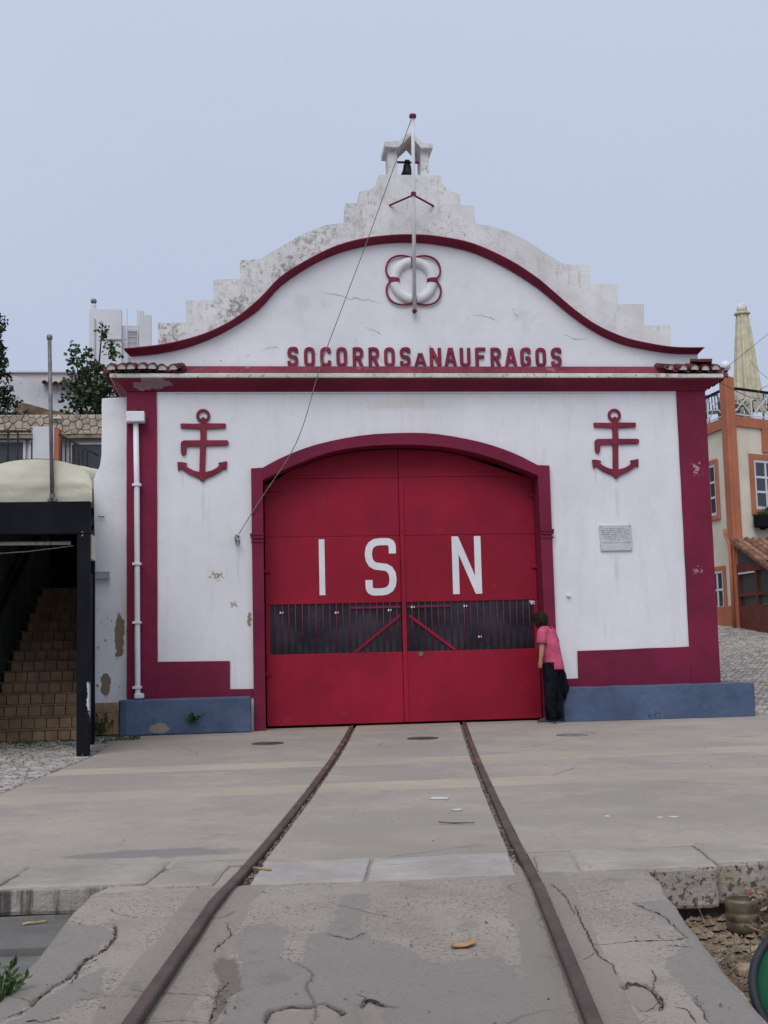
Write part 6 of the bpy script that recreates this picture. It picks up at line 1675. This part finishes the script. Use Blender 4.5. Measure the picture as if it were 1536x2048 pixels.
for z, a, b in ((.745, .02, .015), (.70, .045, .03), (.63, .062, .045), (.54, .075, .05), (.45, .085, .05), (.38, .068, .04), (.345, .03, .02)):
    rg.append(ell((4.045+.015*(.7-z), -.27, z-.0), a, b, Vector((1, 0, 0)), Vector((0, 1, 0)), 16, .5, 4))
MB().loft(rg).build('cloth_bundle', 'black_cloth', bag, smooth=True)
MB().tube([(4.08, -.285, .50), (4.09, -.29, .40), (4.085, -.29, .33), (4.075, -.29, .29)], [.03, .026, .02, .012], 8).build('sleeve', 'black_cloth', bag, smooth=True)

# ------------------------------------------------------------------ foreground odds and ends
wc = MB(); rg = []
c = Vector((.765, -11.48, zr(-11.48)+.010)); d = Vector((.93, .36, 0)); n = Vector((-.36, .93, 0))
for t in range(13):
    u = t/12*2-1; w_ = .034*math.sqrt(max(.004, 1-u*u)); p = c+d*u*.052+Vector((0, 0, .006*u*u+.004*u))
    rg.append([tuple(p+n*w_*math.cos(a)+Vector((0, 0, .007*math.sin(a)))) for a in [2*math.pi*q/10 for q in range(10)]])
tag(roughen(wc.loft(rg).build('wood_chip', 'wood', loc=tuple(c), smooth=True), .05, .002, 40), 'pale orange oval wood chip lying on the slipway between the rails', 'wood chip')

tc_ = Vector((1.875, -12.13, -.075)); ax = Vector((-.33, -.72, .60)).normalized()
tub = thing('green_tub', 'dark rimmed green plastic tub lying on its side in the rubble', 'tub', tuple(tc_))
MB().lathe([(.222, .0), (.230, -.02), (.215, -.20), (.19, -.34), (.0005, -.35), (.0005, -.335), (.178, -.325), (.205, -.19), (.218, -.015)], tuple(tc_), 48, tuple(ax)).build('tub_shell', 'tub_green', tub, smooth=True)
rg = []; m3 = ax.to_track_quat('Z', 'Y').to_matrix()
for k in range(49):
    a = 2*math.pi*k/48; rg.append([tuple(tc_+m3 @ Vector(((.234+.016*math.cos(b))*math.cos(a), (.234+.016*math.cos(b))*math.sin(a), .016*math.sin(b)))) for b in [2*math.pi*q/10 for q in range(10)]])
MB().loft(rg, cap=False).build('rim', 'rubber', tub, smooth=True)

jr = thing('plastic_jar', 'dirty brown ribbed plastic jar standing in the rubble under the quay stones', 'jar', (2.255, -10.50, -.27))
pf = [(.0005, -.30), (.072, -.30), (.078, -.285), (.076, -.255), (.071, -.25), (.077, -.243), (.077, -.215), (.072, -.21), (.078, -.203), (.077, -.165), (.074, -.150), (.070, -.150), (.070, -.155), (.072, -.20), (.0005, -.21)]
MB().lathe(pf, (2.255, -10.50, .02), 24, None).build('jar_body', 'jar', jr, smooth=True)
tag(MB().lathe([(.0005, 0), (.011, 0), (.012, .003), (.011, .012), (.008, .015), (.0005, .015)], (2.335, -10.415, -.140), 14, (.3, -.6, .6)).build('bottle_cap', 'redcap', loc=(2.335, -10.415, -.14), smooth=True), 'small red bottle cap among the twigs behind the jar', 'bottle cap')
def twig(p, q, r_, nm, lb, cat_, grp=None, m='twig'):
    p, q = Vector(p), Vector(q); L_ = (q-p).length
    pts = [tuple(p.lerp(q, k/5)+Vector(mnoise.noise_vector((k*1.3, p.x*9, p.y*9)))*L_*.04) for k in range(6)]
    o = MB().tube(pts, [r_*(1-.4*k/5) for k in range(6)], 6).build(nm, m, loc=tuple(p), smooth=True); return tag(o, lb, cat_, grp)
st = MB().bar((1.845, -10.60, -.200), (1.80, -11.42, -.235), .035, .018)
tag(roughen(st.build('wooden_stick', 'stick', loc=(1.85, -11, -.25), bev=.004), .08, .004, 14), 'flat brown wooden stick lying along the right edge of the slipway', 'stick')
twig((2.07, -10.36, -.14), (2.085, -10.47, -.25), .004, 'pale_root', 'thin pale root hanging from the quay stone left of the jar', 'root')
for (x, y, s_), lb in (((2.03, -11.30, .055), 'pale flat stone in the rubble nearest the green tub'), ((2.05, -11.05, .06), 'grey wedge stone in the rubble between jar and tub'), ((1.93, -11.0, .045), 'small grey stone in the rubble beside the wooden stick'), ((1.90, -11.55, .055), 'reddish stone in the rubble by the slipway edge below the stick'), ((2.18, -10.88, .06), 'dark brown stone in the rubble just in front of the jar'), ((1.84, -11.25, .03), 'small white stone in the rubble right against the wooden stick')):
    o = MB().ball((x, y, pit_z(x, y)+s_*.45), s_, 10, (1.1, .85, .6)).build('stone', 'stone', loc=(x, y, pit_z(x, y)))
    roughen(o, .05, s_*.22, 16); tag(o, lb, 'stone', 'loose stones in the rubble')
rb = MB()
for _ in range(3200):
    x, y = random.uniform(1.55, 2.7), -random.uniform(10.32, 12.9)
    if x < xe_r(y)+.02: continue
    if y < -11.6 and random.random() < .6: continue
    bit(rb, x, y, pit_z(x, y)+.012, random.choice((.006, .009, .013, .022, .03)), random.uniform(.3, .7))
stuff(rb.build('gravel', 'stone'))
tg = MB()
for _ in range(620):
    y = -random.uniform(10.4, 13.0); x = xe_r(y)+.03+abs(random.gauss(0, .30))
    if y > -10.9: x = random.uniform(2.3, 2.9)
    zt = pit_z(x, y)+random.uniform(.0, .06); a = random.uniform(0, 6.28); L_ = random.uniform(.04, .20)
    if (Vector((x, y, 0))-Vector((2.255, -10.5, 0))).length < .12: continue
    p = Vector((x, y, zt)); q = p+Vector((math.cos(a)*L_, math.sin(a)*L_, random.uniform(-.02, .10)))
    tg.tube([tuple(p), tuple(p.lerp(q, .5)+Vector((random.gauss(0, .01), random.gauss(0, .01), random.gauss(0, .012)))), tuple(q)], [.0032, .0028, .0016], 4)
for _ in range(700):
    x, y = random.uniform(2.32, 2.9), random.uniform(-11.0, -10.36)
    leaf_quad(tg, (x, y, pit_z(x, y)+random.uniform(.02, .16)), .05, None, .3)
stuff(tg.build('dry_brush', 'twig'))
for x0, y0, x1, y1, lb in ((-1.07, -10.33, -.96, -10.30, 'left of two pale sticks lying at the foot of the quay wall'), (-.80, -10.36, -.63, -10.41, 'right of two pale sticks lying at the foot of the quay wall')):
    twig((x0, y0, -.128), (x1, y1, -.128), .007, 'pale_stick', lb, 'stick', 'pale sticks below the quay wall', 'wood')
twig((-.02, -9.98, .012), (.06, -10.06, .014), .008, 'pale_stick', 'short pale stick wedged beside the left rail', 'stick', None, 'wood')
twig((1.09, -8.72, .01), (1.30, -8.80, .012), .006, 'dry_twig', 'dry brown twig lying against the right rail', 'twig')
bpy.context.view_layer.update()
